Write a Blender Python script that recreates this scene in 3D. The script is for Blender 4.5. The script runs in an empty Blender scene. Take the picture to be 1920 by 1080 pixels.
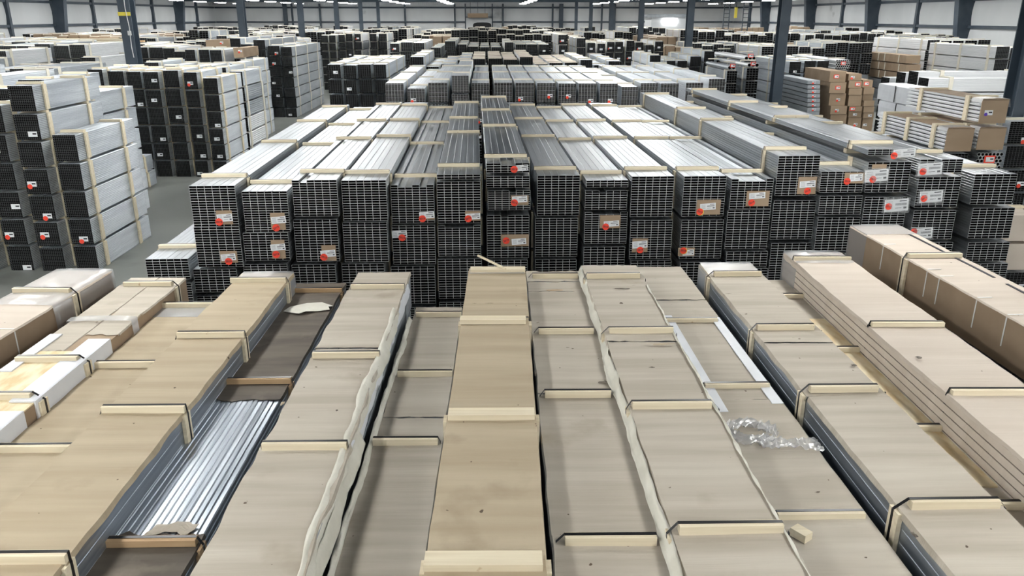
import bpy, math, random
from mathutils import Vector, Matrix, noise
random.seed(7)
C = bpy.context.scene.collection
# ------------------------------------------------------------------ camera calibration
F_PX = 1480.0; CAM_H = 3.4; PITCH = math.radians(18.98); YAW = math.radians(1.83)
def ray(px, py):
    x = (px-960)/F_PX; y = (540-py)/F_PX
    sp, cp, sa, ca = math.sin(PITCH), math.cos(PITCH), math.sin(YAW), math.cos(YAW)
    return Vector((sa*cp+x*ca+y*sa*sp, ca*cp-x*sa+y*ca*sp, -sp+y*cp))
def on(px, py, z):
    d = ray(px, py); t = (z-CAM_H)/d.z
    return Vector((d.x*t, d.y*t, z))
def at(px, py, Y):
    d = ray(px, py); t = Y/d.y
    return Vector((d.x*t, Y, CAM_H+d.z*t))
cam_d = bpy.data.cameras.new('camera'); cam = bpy.data.objects.new('camera', cam_d); C.objects.link(cam)
cam_d.sensor_width = 36; cam_d.lens = F_PX/1920*36; cam_d.clip_end = 300
cam.location = (0, 0, CAM_H); cam.rotation_euler = (math.pi/2-PITCH, 0, -YAW)
bpy.context.scene.camera = cam

# ------------------------------------------------------------------ materials
def mat(name, col, rough=.6, metal=0, spec=.5, emit=0, alpha=None):
    m = bpy.data.materials.new(name); m.use_nodes = True
    b = m.node_tree.nodes['Principled BSDF']
    b.inputs['Base Color'].default_value = (*col, 1); b.inputs['Roughness'].default_value = rough
    b.inputs['Metallic'].default_value = metal; b.inputs['Specular IOR Level'].default_value = spec
    if emit:
        b.inputs['Emission Color'].default_value = (*col, 1); b.inputs['Emission Strength'].default_value = emit
    return m
def noise_mat(name, c1, c2, scale=(3, 3, 3), nscale=1.0, rough=.6, metal=0, rough2=None, bump=0, bscale=None, detail=4, lo=.35, hi=.65, spec=.5, dark=None, specks=None):
    """two tones mixed by stretched noise in object space, optional bump and sparse stains"""
    m = mat(name, c1, rough, metal, spec=spec); nt = m.node_tree; N = nt.nodes; Lk = nt.links
    b = N['Principled BSDF']
    tc = N.new('ShaderNodeTexCoord'); mp = N.new('ShaderNodeMapping'); mp.inputs['Scale'].default_value = scale
    oi = N.new('ShaderNodeObjectInfo'); add = N.new('ShaderNodeVectorMath'); add.operation = 'ADD'
    mul = N.new('ShaderNodeMath'); mul.operation = 'MULTIPLY'; mul.inputs[1].default_value = 37.0
    Lk.new(oi.outputs['Random'], mul.inputs[0]); Lk.new(tc.outputs['Object'], mp.inputs['Vector'])
    Lk.new(mp.outputs[0], add.inputs[0]); Lk.new(mul.outputs[0], add.inputs[1])
    n = N.new('ShaderNodeTexNoise'); n.inputs['Scale'].default_value = nscale; n.inputs['Detail'].default_value = detail
    Lk.new(add.outputs[0], n.inputs['Vector'])
    mr = N.new('ShaderNodeMapRange'); mr.inputs[1].default_value = lo; mr.inputs[2].default_value = hi
    Lk.new(n.outputs['Fac'], mr.inputs[0])
    mx = N.new('ShaderNodeMix'); mx.data_type = 'RGBA'
    mx.inputs[6].default_value = (*c1, 1); mx.inputs[7].default_value = (*c2, 1)
    Lk.new(mr.outputs[0], mx.inputs[0]); out = mx.outputs[2]
    if dark:
        n2 = N.new('ShaderNodeTexNoise'); n2.inputs['Scale'].default_value = dark[1]; n2.inputs['Detail'].default_value = 6
        ad2 = N.new('ShaderNodeVectorMath'); ad2.operation = 'ADD'
        Lk.new(tc.outputs['Object'], ad2.inputs[0]); Lk.new(mul.outputs[0], ad2.inputs[1]); Lk.new(ad2.outputs[0], n2.inputs['Vector'])
        m2 = N.new('ShaderNodeMapRange'); m2.inputs[1].default_value = dark[2]; m2.inputs[2].default_value = dark[3]
        Lk.new(n2.outputs['Fac'], m2.inputs[0])
        mx2 = N.new('ShaderNodeMix'); mx2.data_type = 'RGBA'; mx2.inputs[7].default_value = (*dark[0], 1)
        Lk.new(out, mx2.inputs[6]); Lk.new(m2.outputs[0], mx2.inputs[0]); out = mx2.outputs[2]
    if specks:
        n3 = N.new('ShaderNodeTexNoise'); n3.inputs['Scale'].default_value = specks[1]; n3.inputs['Detail'].default_value = 2
        Lk.new(add.outputs[0], n3.inputs['Vector']) if False else Lk.new(tc.outputs['Object'], n3.inputs['Vector'])
        m3 = N.new('ShaderNodeMapRange'); m3.inputs[1].default_value = specks[2]; m3.inputs[2].default_value = specks[2]+.02
        Lk.new(n3.outputs['Fac'], m3.inputs[0])
        mx3 = N.new('ShaderNodeMix'); mx3.data_type = 'RGBA'; mx3.inputs[7].default_value = (*specks[0], 1)
        Lk.new(out, mx3.inputs[6]); Lk.new(m3.outputs[0], mx3.inputs[0]); out = mx3.outputs[2]
    Lk.new(out, b.inputs['Base Color'])
    if rough2 is not None:
        r = N.new('ShaderNodeMapRange'); r.inputs[3].default_value = rough; r.inputs[4].default_value = rough2
        Lk.new(mr.outputs[0], r.inputs[0]); Lk.new(r.outputs[0], b.inputs['Roughness'])
    if bump:
        bn = N.new('ShaderNodeTexNoise'); bn.inputs['Scale'].default_value = 1; bn.inputs['Detail'].default_value = 3
        mp2 = N.new('ShaderNodeMapping'); mp2.inputs['Scale'].default_value = bscale or scale
        Lk.new(tc.outputs['Object'], mp2.inputs['Vector']); Lk.new(mp2.outputs[0], bn.inputs['Vector'])
        bp = N.new('ShaderNodeBump'); bp.inputs['Strength'].default_value = bump; bp.inputs['Distance'].default_value = .01
        Lk.new(bn.outputs['Fac'], bp.inputs['Height']); Lk.new(bp.outputs[0], b.inputs['Normal'])
    return m
M = {}
M['alu'] = noise_mat('mill_aluminium', (.34, .365, .39), (.50, .53, .56), (26, .25, 14), 1, rough=.33, rough2=.45, metal=.9, bump=.12, bscale=(30, .5, 20))
M['alu_white'] = noise_mat('bright_aluminium', (.72, .74, .76), (.82, .83, .85), (18, .5, 18), 1, rough=.4, metal=.35)
M['steel_blue'] = noise_mat('galvanised_steel', (.25, .29, .34), (.40, .44, .49), (8, .8, 30), 1, rough=.34, rough2=.5, metal=.8)
M['steel_ridge'] = noise_mat('ridged_galvanised_steel', (.30, .34, .39), (.46, .50, .55), (40, .8, 30), 1, rough=.3, rough2=.42, metal=.85)
M['grey_paint'] = noise_mat('grey_coated_metal', (.30, .33, .36), (.40, .43, .46), (4, 1, 4), 1, rough=.45, metal=.4)
M['alu_side'] = noise_mat('bright_mill_aluminium', (.54, .58, .63), (.70, .74, .78), (14, .6, 10), 1, rough=.36, rough2=.5, metal=.6, bump=.1, bscale=(30, .5, 20))
M['rim_dark'] = mat('dull_tube_rim', (.085, .09, .095), .6, .2)
M['rim'] = mat('sawn_tube_rim', (.50, .51, .52), .5, .5)
M['bore'] = mat('painted_recess_shade', (.012, .012, .013), .9, 0, spec=.1)  # near-black paints in the shade of the deep tube interiors
M['wood'] = noise_mat('pale_pine', (.68, .59, .43), (.78, .70, .53), (1.2, 40, 40), 1, rough=.7, dark=((.42, .26, .12), 9, .70, .76))
M['wood_old'] = noise_mat('brown_pine', (.42, .28, .15), (.52, .36, .21), (1.2, 40, 40), 1, rough=.75)
M['wood_far'] = mat('whitened_pine', (.74, .70, .60), .7)
CB = dict(scale=(.7, 9, 3), nscale=1.0, rough=.75, spec=.25, bump=.25, bscale=(2, 60, 4), lo=.36, hi=.68, specks=((.10, .075, .05), 15, .745))
M['card'] = noise_mat('kraft_cardboard', (.425, .38, .315), (.53, .485, .415), dark=((.31, .26, .195), 2.1, .64, .84), **CB)
M['card_tan'] = noise_mat('tan_cardboard', (.41, .335, .235), (.48, .405, .295), dark=((.33, .26, .18), 2.4, .62, .80), **CB)
M['card_pale'] = noise_mat('pale_grey_cardboard', (.53, .46, .39), (.59, .52, .45), dark=((.42, .35, .29), 2.0, .64, .82), **CB)
M['card_brown'] = noise_mat('brown_carton_board', (.31, .225, .15), (.37, .275, .19), (1, 3, 3), 1, rough=.7, spec=.3)
M['card_dirty'] = noise_mat('grimy_cardboard', (.085, .07, .055), (.15, .125, .10), (1.5, 8, 3), 1, rough=.7, dark=((.24, .20, .16), 3, .58, .75))
M['osb'] = noise_mat('yellow_strand_board', (.66, .50, .27), (.86, .76, .55), (14, 5, 14), 1, rough=.7)
M['foam'] = noise_mat('white_foam', (.70, .72, .76), (.78, .80, .84), (4, 4, 4), 1, rough=.6)
M['paper'] = noise_mat('cream_liner_paper', (.62, .60, .52), (.72, .70, .62), (6, 6, 6), 1, rough=.7, bump=.5, bscale=(20, 20, 20))
M['strap'] = mat('black_steel_strap', (.02, .02, .022), .28, .6)
M['band'] = mat('white_plastic_band', (.8, .8, .78), .4)
M['label'] = mat('white_label_paper', (.78, .80, .82), .5)
M['print'] = mat('black_print', (.03, .03, .04), .6)
M['red'] = mat('fluorescent_red_sticker', (.90, .07, .035), .5)
M['yellow'] = mat('yellow_sticker', (.9, .75, .08), .5)
M['green'] = mat('green_sticker', (.06, .62, .12), .5)
M['pink'] = mat('pink_slip', (.9, .18, .35), .5)
M['navy'] = noise_mat('navy_painted_steel', (.045, .065, .09), (.065, .088, .115), (2, 2, 2), 1, rough=.5, metal=.0)
M['navy_light'] = noise_mat('blue_grey_painted_steel', (.085, .12, .17), (.11, .15, .20), (2, 2, 2), 1, rough=.45)
M['wall'] = noise_mat('white_wall_insulation', (.74, .76, .77), (.84, .86, .87), (.5, .5, .15), 1, rough=.7, bump=.3, bscale=(.8, .8, 3), dark=((.30, .31, .32), .55, .66, .80))
M['roof'] = noise_mat('grey_roof_sheet', (.20, .22, .25), (.28, .30, .33), (.5, .5, .5), 1, rough=.6)
M['lampglow'] = mat('lamp_diffuser', (1, 1, .97), .5, emit=60)
M['lampbody'] = mat('lamp_housing', (.6, .6, .6), .5)
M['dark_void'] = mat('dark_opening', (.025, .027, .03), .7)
M['floor'] = noise_mat('sealed_concrete', (.135, .145, .135), (.20, .21, .195), (.5, .5, .5), 1, rough=.28, rough2=.42, dark=((.08, .085, .08), .9, .60, .78))
def plastic(name='clear_plastic_film', cover=.60, dif=.45):
    m = bpy.data.materials.new(name); m.use_nodes = True; nt = m.node_tree; N = nt.nodes
    N.remove(N['Principled BSDF']); out = N['Material Output']
    t = N.new('ShaderNodeBsdfTransparent'); g = N.new('ShaderNodeBsdfGlossy'); d = N.new('ShaderNodeBsdfDiffuse')
    g.inputs['Roughness'].default_value = .3; d.inputs['Color'].default_value = (.8, .82, .85, 1)
    a = N.new('ShaderNodeMixShader'); a.inputs[0].default_value = dif; b = N.new('ShaderNodeMixShader'); b.inputs[0].default_value = 1-cover
    tc = N.new('ShaderNodeTexCoord'); n = N.new('ShaderNodeTexNoise'); n.inputs['Scale'].default_value = 11; n.inputs['Detail'].default_value = 3
    bp = N.new('ShaderNodeBump'); bp.inputs['Strength'].default_value = .6; bp.inputs['Distance'].default_value = .02
    L = nt.links.new
    L(tc.outputs['Object'], n.inputs['Vector']); L(n.outputs['Fac'], bp.inputs['Height']); L(bp.outputs[0], g.inputs['Normal'])
    L(g.outputs[0], a.inputs[1]); L(d.outputs[0], a.inputs[2]); L(a.outputs[0], b.inputs[1]); L(t.outputs[0], b.inputs[2]); L(b.outputs[0], out.inputs[0])
    return m
M['plastic'] = plastic(cover=.42)
M['sleeve'] = plastic('clear_label_sleeve', cover=.28, dif=.5)

# ------------------------------------------------------------------ mesh helpers
class MB:
    def __init__(s): s.v = []; s.f = []; s.m = []
    def quad(s, a, b, c, d, m=0):
        i = len(s.v); s.v += [a, b, c, d]; s.f.append((i, i+1, i+2, i+3)); s.m.append(m)
    def box(s, x0, x1, y0, y1, z0, z1, m=0, T=None):
        i = len(s.v)
        vs = [(x0,y0,z0),(x1,y0,z0),(x1,y1,z0),(x0,y1,z0),(x0,y0,z1),(x1,y0,z1),(x1,y1,z1),(x0,y1,z1)]
        if T is not None: vs = [tuple(T @ Vector(p)) for p in vs]
        s.v += vs
        for q in ((0,3,2,1),(4,5,6,7),(0,1,5,4),(1,2,6,5),(2,3,7,6),(3,0,4,7)):
            s.f.append(tuple(i+k for k in q)); s.m.append(m)
    def tube(s, pts, r, n=8, m=0, cap=True):
        base = len(s.v); k = len(pts)
        for j, p in enumerate(pts):
            p = Vector(p); a = Vector(pts[max(j-1, 0)]); b = Vector(pts[min(j+1, k-1)]); d = (b-a).normalized()
            u = d.orthogonal().normalized(); w = d.cross(u)
            for t in range(n):
                an = 2*math.pi*t/n; s.v.append(tuple(p+u*r*math.cos(an)+w*r*math.sin(an)))
        for j in range(k-1):
            for t in range(n):
                s.f.append((base+j*n+t, base+j*n+(t+1)%n, base+(j+1)*n+(t+1)%n, base+(j+1)*n+t)); s.m.append(m)
        if cap:
            s.f.append(tuple(base+t for t in range(n))[::-1]); s.m.append(m)
            s.f.append(tuple(base+(k-1)*n+t for t in range(n))); s.m.append(m)
    def grid(s, P, m=0, th=0):
        """P[j][i] points; th>0 makes it a slab of that thickness (downward)"""
        b = len(s.v); J = len(P); I = len(P[0])
        for row in P: s.v += [tuple(p) for p in row]
        for j in range(J-1):
            for i in range(I-1):
                s.f.append((b+j*I+i, b+j*I+i+1, b+(j+1)*I+i+1, b+(j+1)*I+i)); s.m.append(m)
        if th:
            b2 = len(s.v)
            for row in P: s.v += [(p[0], p[1], p[2]-th) for p in row]
            for j in range(J-1):
                for i in range(I-1):
                    s.f.append((b2+j*I+i, b2+(j+1)*I+i, b2+(j+1)*I+i+1, b2+j*I+i+1)); s.m.append(m)
            rim = [(0, i) for i in range(I)]+[(j, I-1) for j in range(1, J)]+[(J-1, i) for i in range(I-2, -1, -1)]+[(j, 0) for j in range(J-2, 0, -1)]
            for q in range(len(rim)):
                j0, i0 = rim[q]; j1, i1 = rim[(q+1) % len(rim)]
                s.f.append((b+j0*I+i0, b2+j0*I+i0, b2+j1*I+i1, b+j1*I+i1)); s.m.append(m)
    def mesh(s, name, mats, smooth=False):
        me = bpy.data.meshes.new(name); me.from_pydata([tuple(v) for v in s.v], [], s.f)
        for m in mats: me.materials.append(M[m] if isinstance(m, str) else m)
        me.polygons.foreach_set('material_index', s.m)
        if smooth: me.polygons.foreach_set('use_smooth', [True]*len(s.f))
        me.update(); return me
    def build(s, name, mats, parent=None, smooth=False):
        return link(name, s.mesh(name, mats, smooth), parent)
def link(name, me, parent=None):
    o = bpy.data.objects.new(name, me); C.objects.link(o)
    if parent is not None: o.parent = parent
    return o
def tag(o, label=None, cat=None, group=None, kind=None):
    if label: o['label'] = label
    if cat: o['category'] = cat
    if group: o['group'] = group
    if kind: o['kind'] = kind
    return o
def empty(name, loc, rz=0):
    o = bpy.data.objects.new(name, None); o.empty_display_size = .1; C.objects.link(o)
    o.location = loc; o.rotation_euler = (0, 0, rz); return o
def to_local(root, p):
    q = Vector(p)-root.location; a = -root.rotation_euler.z
    return Vector((q.x*math.cos(a)-q.y*math.sin(a), q.x*math.sin(a)+q.y*math.cos(a), q.z))

def tube_block(mb, nx, nz, tw, th, L, wall=.003, depth=.5, miss=(), off=(0, 0, 0), mi=(0, 1, 2), ch=.0032, tilt=.0016, y0=0, rnd=None):
    """a bundle of rectangular tubes: grooved outside, sawn rims and open bores at the near end.
    miss = set of (column,row) cells that are not there. origin: near end, bottom centre"""
    R = rnd or random
    X0 = off[0]-nx*tw/2; Z0 = off[2]; ya = off[1]+y0; yb = off[1]+L
    occ = lambda i, k: 0 <= i < nx and 0 <= k < nz and (i, k) not in miss
    A, Rm, B = mi
    for i in range(nx):
        for k in range(nz):
            if not occ(i, k): continue
            x0 = X0+i*tw; x1 = x0+tw; z0 = Z0+k*th; z1 = z0+th; c = ch
            if not occ(i, k+1):
                a, b = R.uniform(-tilt, tilt), R.uniform(-tilt, tilt)
                mb.quad((x0+c, ya, z1+a), (x1-c, ya, z1+b), (x1-c, yb, z1+b), (x0+c, yb, z1+a), A)
                mb.quad((x0, ya, z1-c), (x0+c, ya, z1+a), (x0+c, yb, z1+a), (x0, yb, z1-c), A)
                mb.quad((x1-c, ya, z1+b), (x1, ya, z1-c), (x1, yb, z1-c), (x1-c, yb, z1+b), A)
            if not occ(i, k-1): mb.quad((x0, ya, z0), (x0, yb, z0), (x1, yb, z0), (x1, ya, z0), A)
            for sx, xx in ((-1, x0), (1, x1)):
                if not occ(i+sx, k):
                    xi = xx-sx*c
                    q = [(xx, ya, z0+c), (xx, ya, z1-c), (xx, yb, z1-c), (xx, yb, z0+c)]
                    mb.quad(*(q if sx < 0 else q[::-1]), A)
                    q = [(xi, ya, z0), (xx, ya, z0+c), (xx, yb, z0+c), (xi, yb, z0)]
                    mb.quad(*(q if sx < 0 else q[::-1]), A)
                    q = [(xx, ya, z1-c), (xi, ya, z1), (xi, yb, z1), (xx, yb, z1-c)]
                    mb.quad(*(q if sx < 0 else q[::-1]), A)
            w = wall; a0, a1, b0, b1 = x0+w, x1-w, z0+w, z1-w; yd = ya+depth
            mb.quad((x0, ya, z0), (x1, ya, z0), (a1, ya, b0), (a0, ya, b0), Rm)
            mb.quad((a0, ya, b1), (a1, ya, b1), (x1, ya, z1), (x0, ya, z1), Rm)
            mb.quad((x0, ya, z0), (a0, ya, b0), (a0, ya, b1), (x0, ya, z1), Rm)
            mb.quad((a1, ya, b0), (x1, ya, z0), (x1, ya, z1), (a1, ya, b1), Rm)
            mb.quad((a0, ya, b0), (a1, ya, b0), (a1, yd, b0), (a0, yd, b0), B)
            mb.quad((a0, ya, b1), (a0, yd, b1), (a1, yd, b1), (a1, ya, b1), B)
            mb.quad((a0, ya, b0), (a0, yd, b0), (a0, yd, b1), (a0, ya, b1), B)
            mb.quad((a1, ya, b0), (a1, ya, b1), (a1, yd, b1), (a1, yd, b0), B)
            mb.quad((a0, yd, b0), (a1, yd, b0), (a1, yd, b1), (a0, yd, b1), B)
    zt = Z0+nz*th
    mb.quad((X0, yb, Z0), (X0, yb, zt-(th if miss else 0)), (X0+nx*tw, yb, zt-(th if miss else 0)), (X0+nx*tw, yb, Z0), A)

def batten_mesh(w, h=.038, d=.085, cache={}):
    k = (round(w, 2), h, d)
    if k not in cache:
        m = MB(); c = .003
        m.box(-k[0]/2, k[0]/2, -d/2, d/2, 0, h)
        cache[k] = m.mesh('batten', ['wood'])
    return cache[k]
def side_batten(root, x, y, z0, z1, mname=None, wy=.085, tx=.022, cache={}):
    k = (round(z1-z0, 2), wy, tx, mname)
    if k not in cache:
        m = MB(); m.box(-tx/2, tx/2, -wy/2, wy/2, 0, k[0]-.002); cache[k] = m.mesh('side_batten', [mname or 'wood'])
    o = link('side_batten', cache[k], root); o.location = (x, y, z0); return o
def battens(root, w, zt, ys, zb=0, side=0, h=.038, d=.085, mname=None, strap=True, stick=.02):
    """cross battens on top (parts) with side battens and the steel strap round them"""
    for y in ys:
        dx = random.uniform(-.015, .015)
        o = link('batten', batten_mesh(w+stick, h, d), root); o.location = (dx, y, zt+.0015); o.rotation_euler.z = random.uniform(-.012, .012)
        if mname: o.data = o.data.copy(); o.data.materials[0] = M[mname]
        if side:
            for sx in ((-1, 1) if side == 2 else (side,)):
                side_batten(root, sx*(w/2+.013), y, zb+.01, zt-.005, mname)
        if strap:
            m = MB(); yy = y+d*.2; e = w/2+(.0245 if side else .004)
            m.box(-w/2-stick/2+dx, w/2+stick/2+dx, yy-.009, yy+.009, zt+h+.0015, zt+h+.0035)
            for sx in (-1, 1):
                xs = sorted((sx*(e), sx*(e+.0015)))
                m.box(xs[0], xs[1], yy-.009, yy+.009, zb, zt-.01)
                a = (sx*e, yy-.009, zt-.01); b = (sx*e, yy+.009, zt-.01)
                c = (sx*(w/2+stick/2)+dx, yy+.009, zt+h+.0025); dd = (sx*(w/2+stick/2)+dx, yy-.009, zt+h+.0025)
                m.quad(a, b, c, dd)
            m.build('strap', ['strap'], root)

# sticker with its printed year, white label with print
def text_faces(mb, txt, size, cx, cz, y, rot, m):
    cu = bpy.data.curves.new('t', 'FONT'); cu.body = txt; cu.size = size; cu.align_x = 'CENTER'; cu.align_y = 'CENTER'; cu.offset = size*.02
    cu.resolution_u = 2
    o = bpy.data.objects.new('t', cu); C.objects.link(o)
    dg = bpy.context.evaluated_depsgraph_get(); me = bpy.data.meshes.new_from_object(o.evaluated_get(dg))
    b = len(mb.v); c, s = math.cos(rot), math.sin(rot)
    for v in me.vertices: mb.v.append((cx+v.co.x*c-v.co.y*s, y, cz+v.co.x*s+v.co.y*c))
    for p in me.polygons: mb.f.append(tuple(b+i for i in p.vertices)); mb.m.append(m)
    bpy.data.objects.remove(o); bpy.data.curves.remove(cu); bpy.data.meshes.remove(me)
def disc(mb, cx, cz, y, r, m, n=20):
    b = len(mb.v)
    for t in range(n): mb.v.append((cx+r*math.cos(2*math.pi*t/n), y, cz+r*math.sin(2*math.pi*t/n)))
    for t in range(n): mb.v.append((cx+r*math.cos(2*math.pi*t/n), y+.001, cz+r*math.sin(2*math.pi*t/n)))
    mb.f.append(tuple(b+t for t in range(n))); mb.m.append(m)
    for t in range(n): mb.f.append((b+t, b+n+t, b+n+(t+1) % n, b+(t+1) % n)); mb.m.append(m)
def sticker_mesh(rot, ring=False, r=.038, cache={}):
    k = (round(rot, 1), ring)
    if k not in cache:
        m = MB()
        if ring: disc(m, .004, -.002, .001, r*1.06, 2)
        disc(m, 0, 0, 0, r, 0); text_faces(m, '2019', .031, 0, 0, -.0012, rot, 1)
        cache[k] = m.mesh('round_sticker', ['red', 'print', 'yellow'])
    return cache[k]
def label_mesh(w, h):
    m = MB(); m.box(-w/2, w/2, 0, .0012, -h/2, h/2, 0); y = -.0006
    def bar(a, b, c, d): m.quad((-w/2+a*w, y, -h/2+c*h), (-w/2+b*w, y, -h/2+c*h), (-w/2+b*w, y, -h/2+d*h), (-w/2+a*w, y, -h/2+d*h), 1)
    bar(.62, .92, .80, .88)
    x = .45
    while x < .93: bar(x, x+.014, .48, .66); x += .024
    for z in (.80, .64, .50, .36, .22): bar(.07, .34, z, z+.025)
    bar(.80, .93, .18, .34); bar(.45, .72, .25, .29)
    return m.mesh('shipping_label', ['label', 'print'])
def put_tag(root, card, white, st, Y, wrap=False, ring=False, rot=None):
    """pixel rectangles on the near face -> card, label and sticker parts standing on that face"""
    y = 0
    def rect(r): a = to_local(root, at(r[0], r[1], Y)); b = to_local(root, at(r[2], r[3], Y)); return (a.x+b.x)/2, (a.z+b.z)/2, abs(b.x-a.x), abs(b.z-a.z)
    par = root; yc = -.012
    if card:
        cx, cz, w, h = rect(card); m = MB(); m.box(-w/2, w/2, 0, .004, -h/2, h/2)
        co = m.build('label_card', ['card_brown'], root); co.location = (cx, -.006, cz); co['label'] = 'brown cardboard backing of the label'; par = co
    cx, cz, w, h = rect(white)
    wo = link('shipping_label', label_mesh(w*.97, h*.93), root); wo.location = (cx, -.009, cz); wo.rotation_euler.y = -.07 if rot is None else rot
    lab = wo
    if par is not root: wo.parent = par; wo.location = wo.location-par.location
    if wrap:
        P = []
        for j in range(6):
            P.append([(-w*.56+i*w*1.12/7, -.006-.006*math.sin(i*1.9+j*1.3)+(.012 if i in (0, 7) else 0), -h*.6+j*h*1.2/5+.004*math.sin(i*2)) for i in range(8)])
        m = MB(); m.grid(P); po = m.build('label_sleeve', ['sleeve'], root, True); po.location = (cx, -.010, cz)
    if st:
        p = to_local(root, at(st[0], st[1], Y))
        so = link('round_sticker', sticker_mesh(random.uniform(-.4, .5), ring), root); so.location = (p.x, -.016, p.z)
        host = par if par is not root else lab
        so.parent = host; so.matrix_parent_inverse = Matrix.Identity(4)
        hl = Matrix.Translation(host.location) @ host.rotation_euler.to_matrix().to_4x4()
        so.location = hl.inverted() @ Vector((p.x, -.016, p.z))
        so['label'] = 'red round sticker reading 2019'

ORD = ['first', 'second', 'third', 'fourth', 'fifth', 'sixth', 'seventh', 'eighth', 'ninth', 'tenth', 'eleventh', 'twelfth', 'thirteenth', 'fourteenth', 'fifteenth', 'sixteenth', 'seventeenth', 'eighteenth']
LAY = ['topmost', 'second from top', 'third from top', 'fourth from top', 'fifth from top', 'sixth from top', 'seventh from top', 'eighth from top', 'ninth from top', 'tenth from top']

# ------------------------------------------------------------------ middle block of open-ended tube bundles
# each column: (front Y, [ (xl, xr, ytop, ybottom, rows, missing-in-top-row pattern) ... top to bottom ])
MID = [
 (7.78, [(272, 352, 486, 524, 8, '')], 'low'),
 (7.87, [(353.9, 439.5, 348.7, 425.2, 16, ''), (363, 448, 426.2, 501, 16, ''), (361.7, 443, 505, 548, 9, '')], ''),
 (7.90, [(453, 537.5, 359, 435.6, 17, ''), (455, 539.5, 437, 488.8, 11, ''), (456, 538, 496, 540, 10, '')], ''),
 (7.98, [(546.6, 630.8, 338, 406, 15, '101111'), (549.5, 631.5, 412, 490.6, 16, ''), (546.6, 628, 496.5, 545, 10, '')], ''),
 (8.05, [(639.4, 723.4, 338.4, 414.3, 16, ''), (642, 725, 417.5, 491.4, 16, ''), (640.5, 720, 495, 545, 10, '')], ''),
 (8.20, [(732, 813, 347, 418.7, 16, '100101'), (734.5, 815, 423, 495.8, 16, ''), (733, 815, 500, 570, 14, '')], ''),
 (8.22, [(819, 900.5, 327.5, 336.5, 2, ''), (818.8, 900.5, 341, 418.7, 16, ''), (821, 901, 423.4, 480.5, 13, '100001'), (821, 903, 486, 560, 16, '')], ''),
 (8.35, [(912, 993, 306, 324, 4, '110011'), (912, 993, 330.6, 352, 5, ''), (914.7, 994.5, 357.8, 394, 9, '111011'), (912.6, 992.3, 404, 483.6, 17, '110111'), (915, 989, 488, 540, 11, '')], ''),
 (8.55, [(1008, 1087.7, 329.3, 404.5, 16, ''), (1004, 1083.8, 409.7, 481.8, 16, ''), (1004, 1081, 486.7, 545, 12, '')], ''),
 (8.52, [(1099.4, 1178.5, 338.4, 351.3, 3, ''), (1097.5, 1176.7, 357.8, 393.3, 8, '110111'), (1097, 1177, 398, 457, 14, '100001'), (1095, 1172, 463.6, 540, 16, '')], ''),
 (8.50, [(1185, 1264.6, 331, 406.3, 16, ''), (1183, 1261.5, 413.6, 485.4, 16, ''), (1183, 1259, 489, 545, 12, '')], ''),
 (8.48, [(1283, 1362.7, 330.6, 405.8, 16, ''), (1278.4, 1357.5, 412.8, 484.9, 16, ''), (1276, 1353, 492, 545, 11, '')], ''),
 (8.46, [(1372.3, 1451, 335.8, 391.5, 12, '100001'), (1365, 1445, 393.8, 466.7, 16, ''), (1363, 1440, 472, 500, 6, ''), (1363, 1440, 504, 560, 12, '')], ''),
 (8.50, [(1460.4, 1539, 292.4, 366.9, 16, ''), (1451, 1531, 376.5, 448.6, 16, ''), (1446, 1525.5, 456.3, 525, 15, '')], ''),
 (8.42, [(1540, 1622, 321.8, 361, 9, ''), (1537, 1619, 367.8, 402.4, 8, ''), (1533.5, 1614, 407.7, 470, 13, ''), (1531, 1612, 475, 545, 15, '')], ''),
 (8.42, [(1628, 1709, 280, 291, 3, ''), (1625.7, 1713, 303.9, 360.5, 12, ''), (1619.5, 1705, 370, 425, 12, ''), (1615, 1700, 431, 500, 15, '')], ''),
 (8.40, [(1725, 1808, 299, 324, 6, '110111'), (1720, 1807, 332, 389, 12, ''), (1711, 1796, 395, 448.6, 12, ''), (1706, 1790, 455, 520, 14, '')], ''),
 (8.40, [(1826.5, 1911, 326.8, 383.5, 12, ''), (1822.5, 1906, 390.4, 447, 12, ''), (1814, 1896, 455, 490, 8, ''), (1811, 1893, 495, 545, 12, '')], ''),
]
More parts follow.
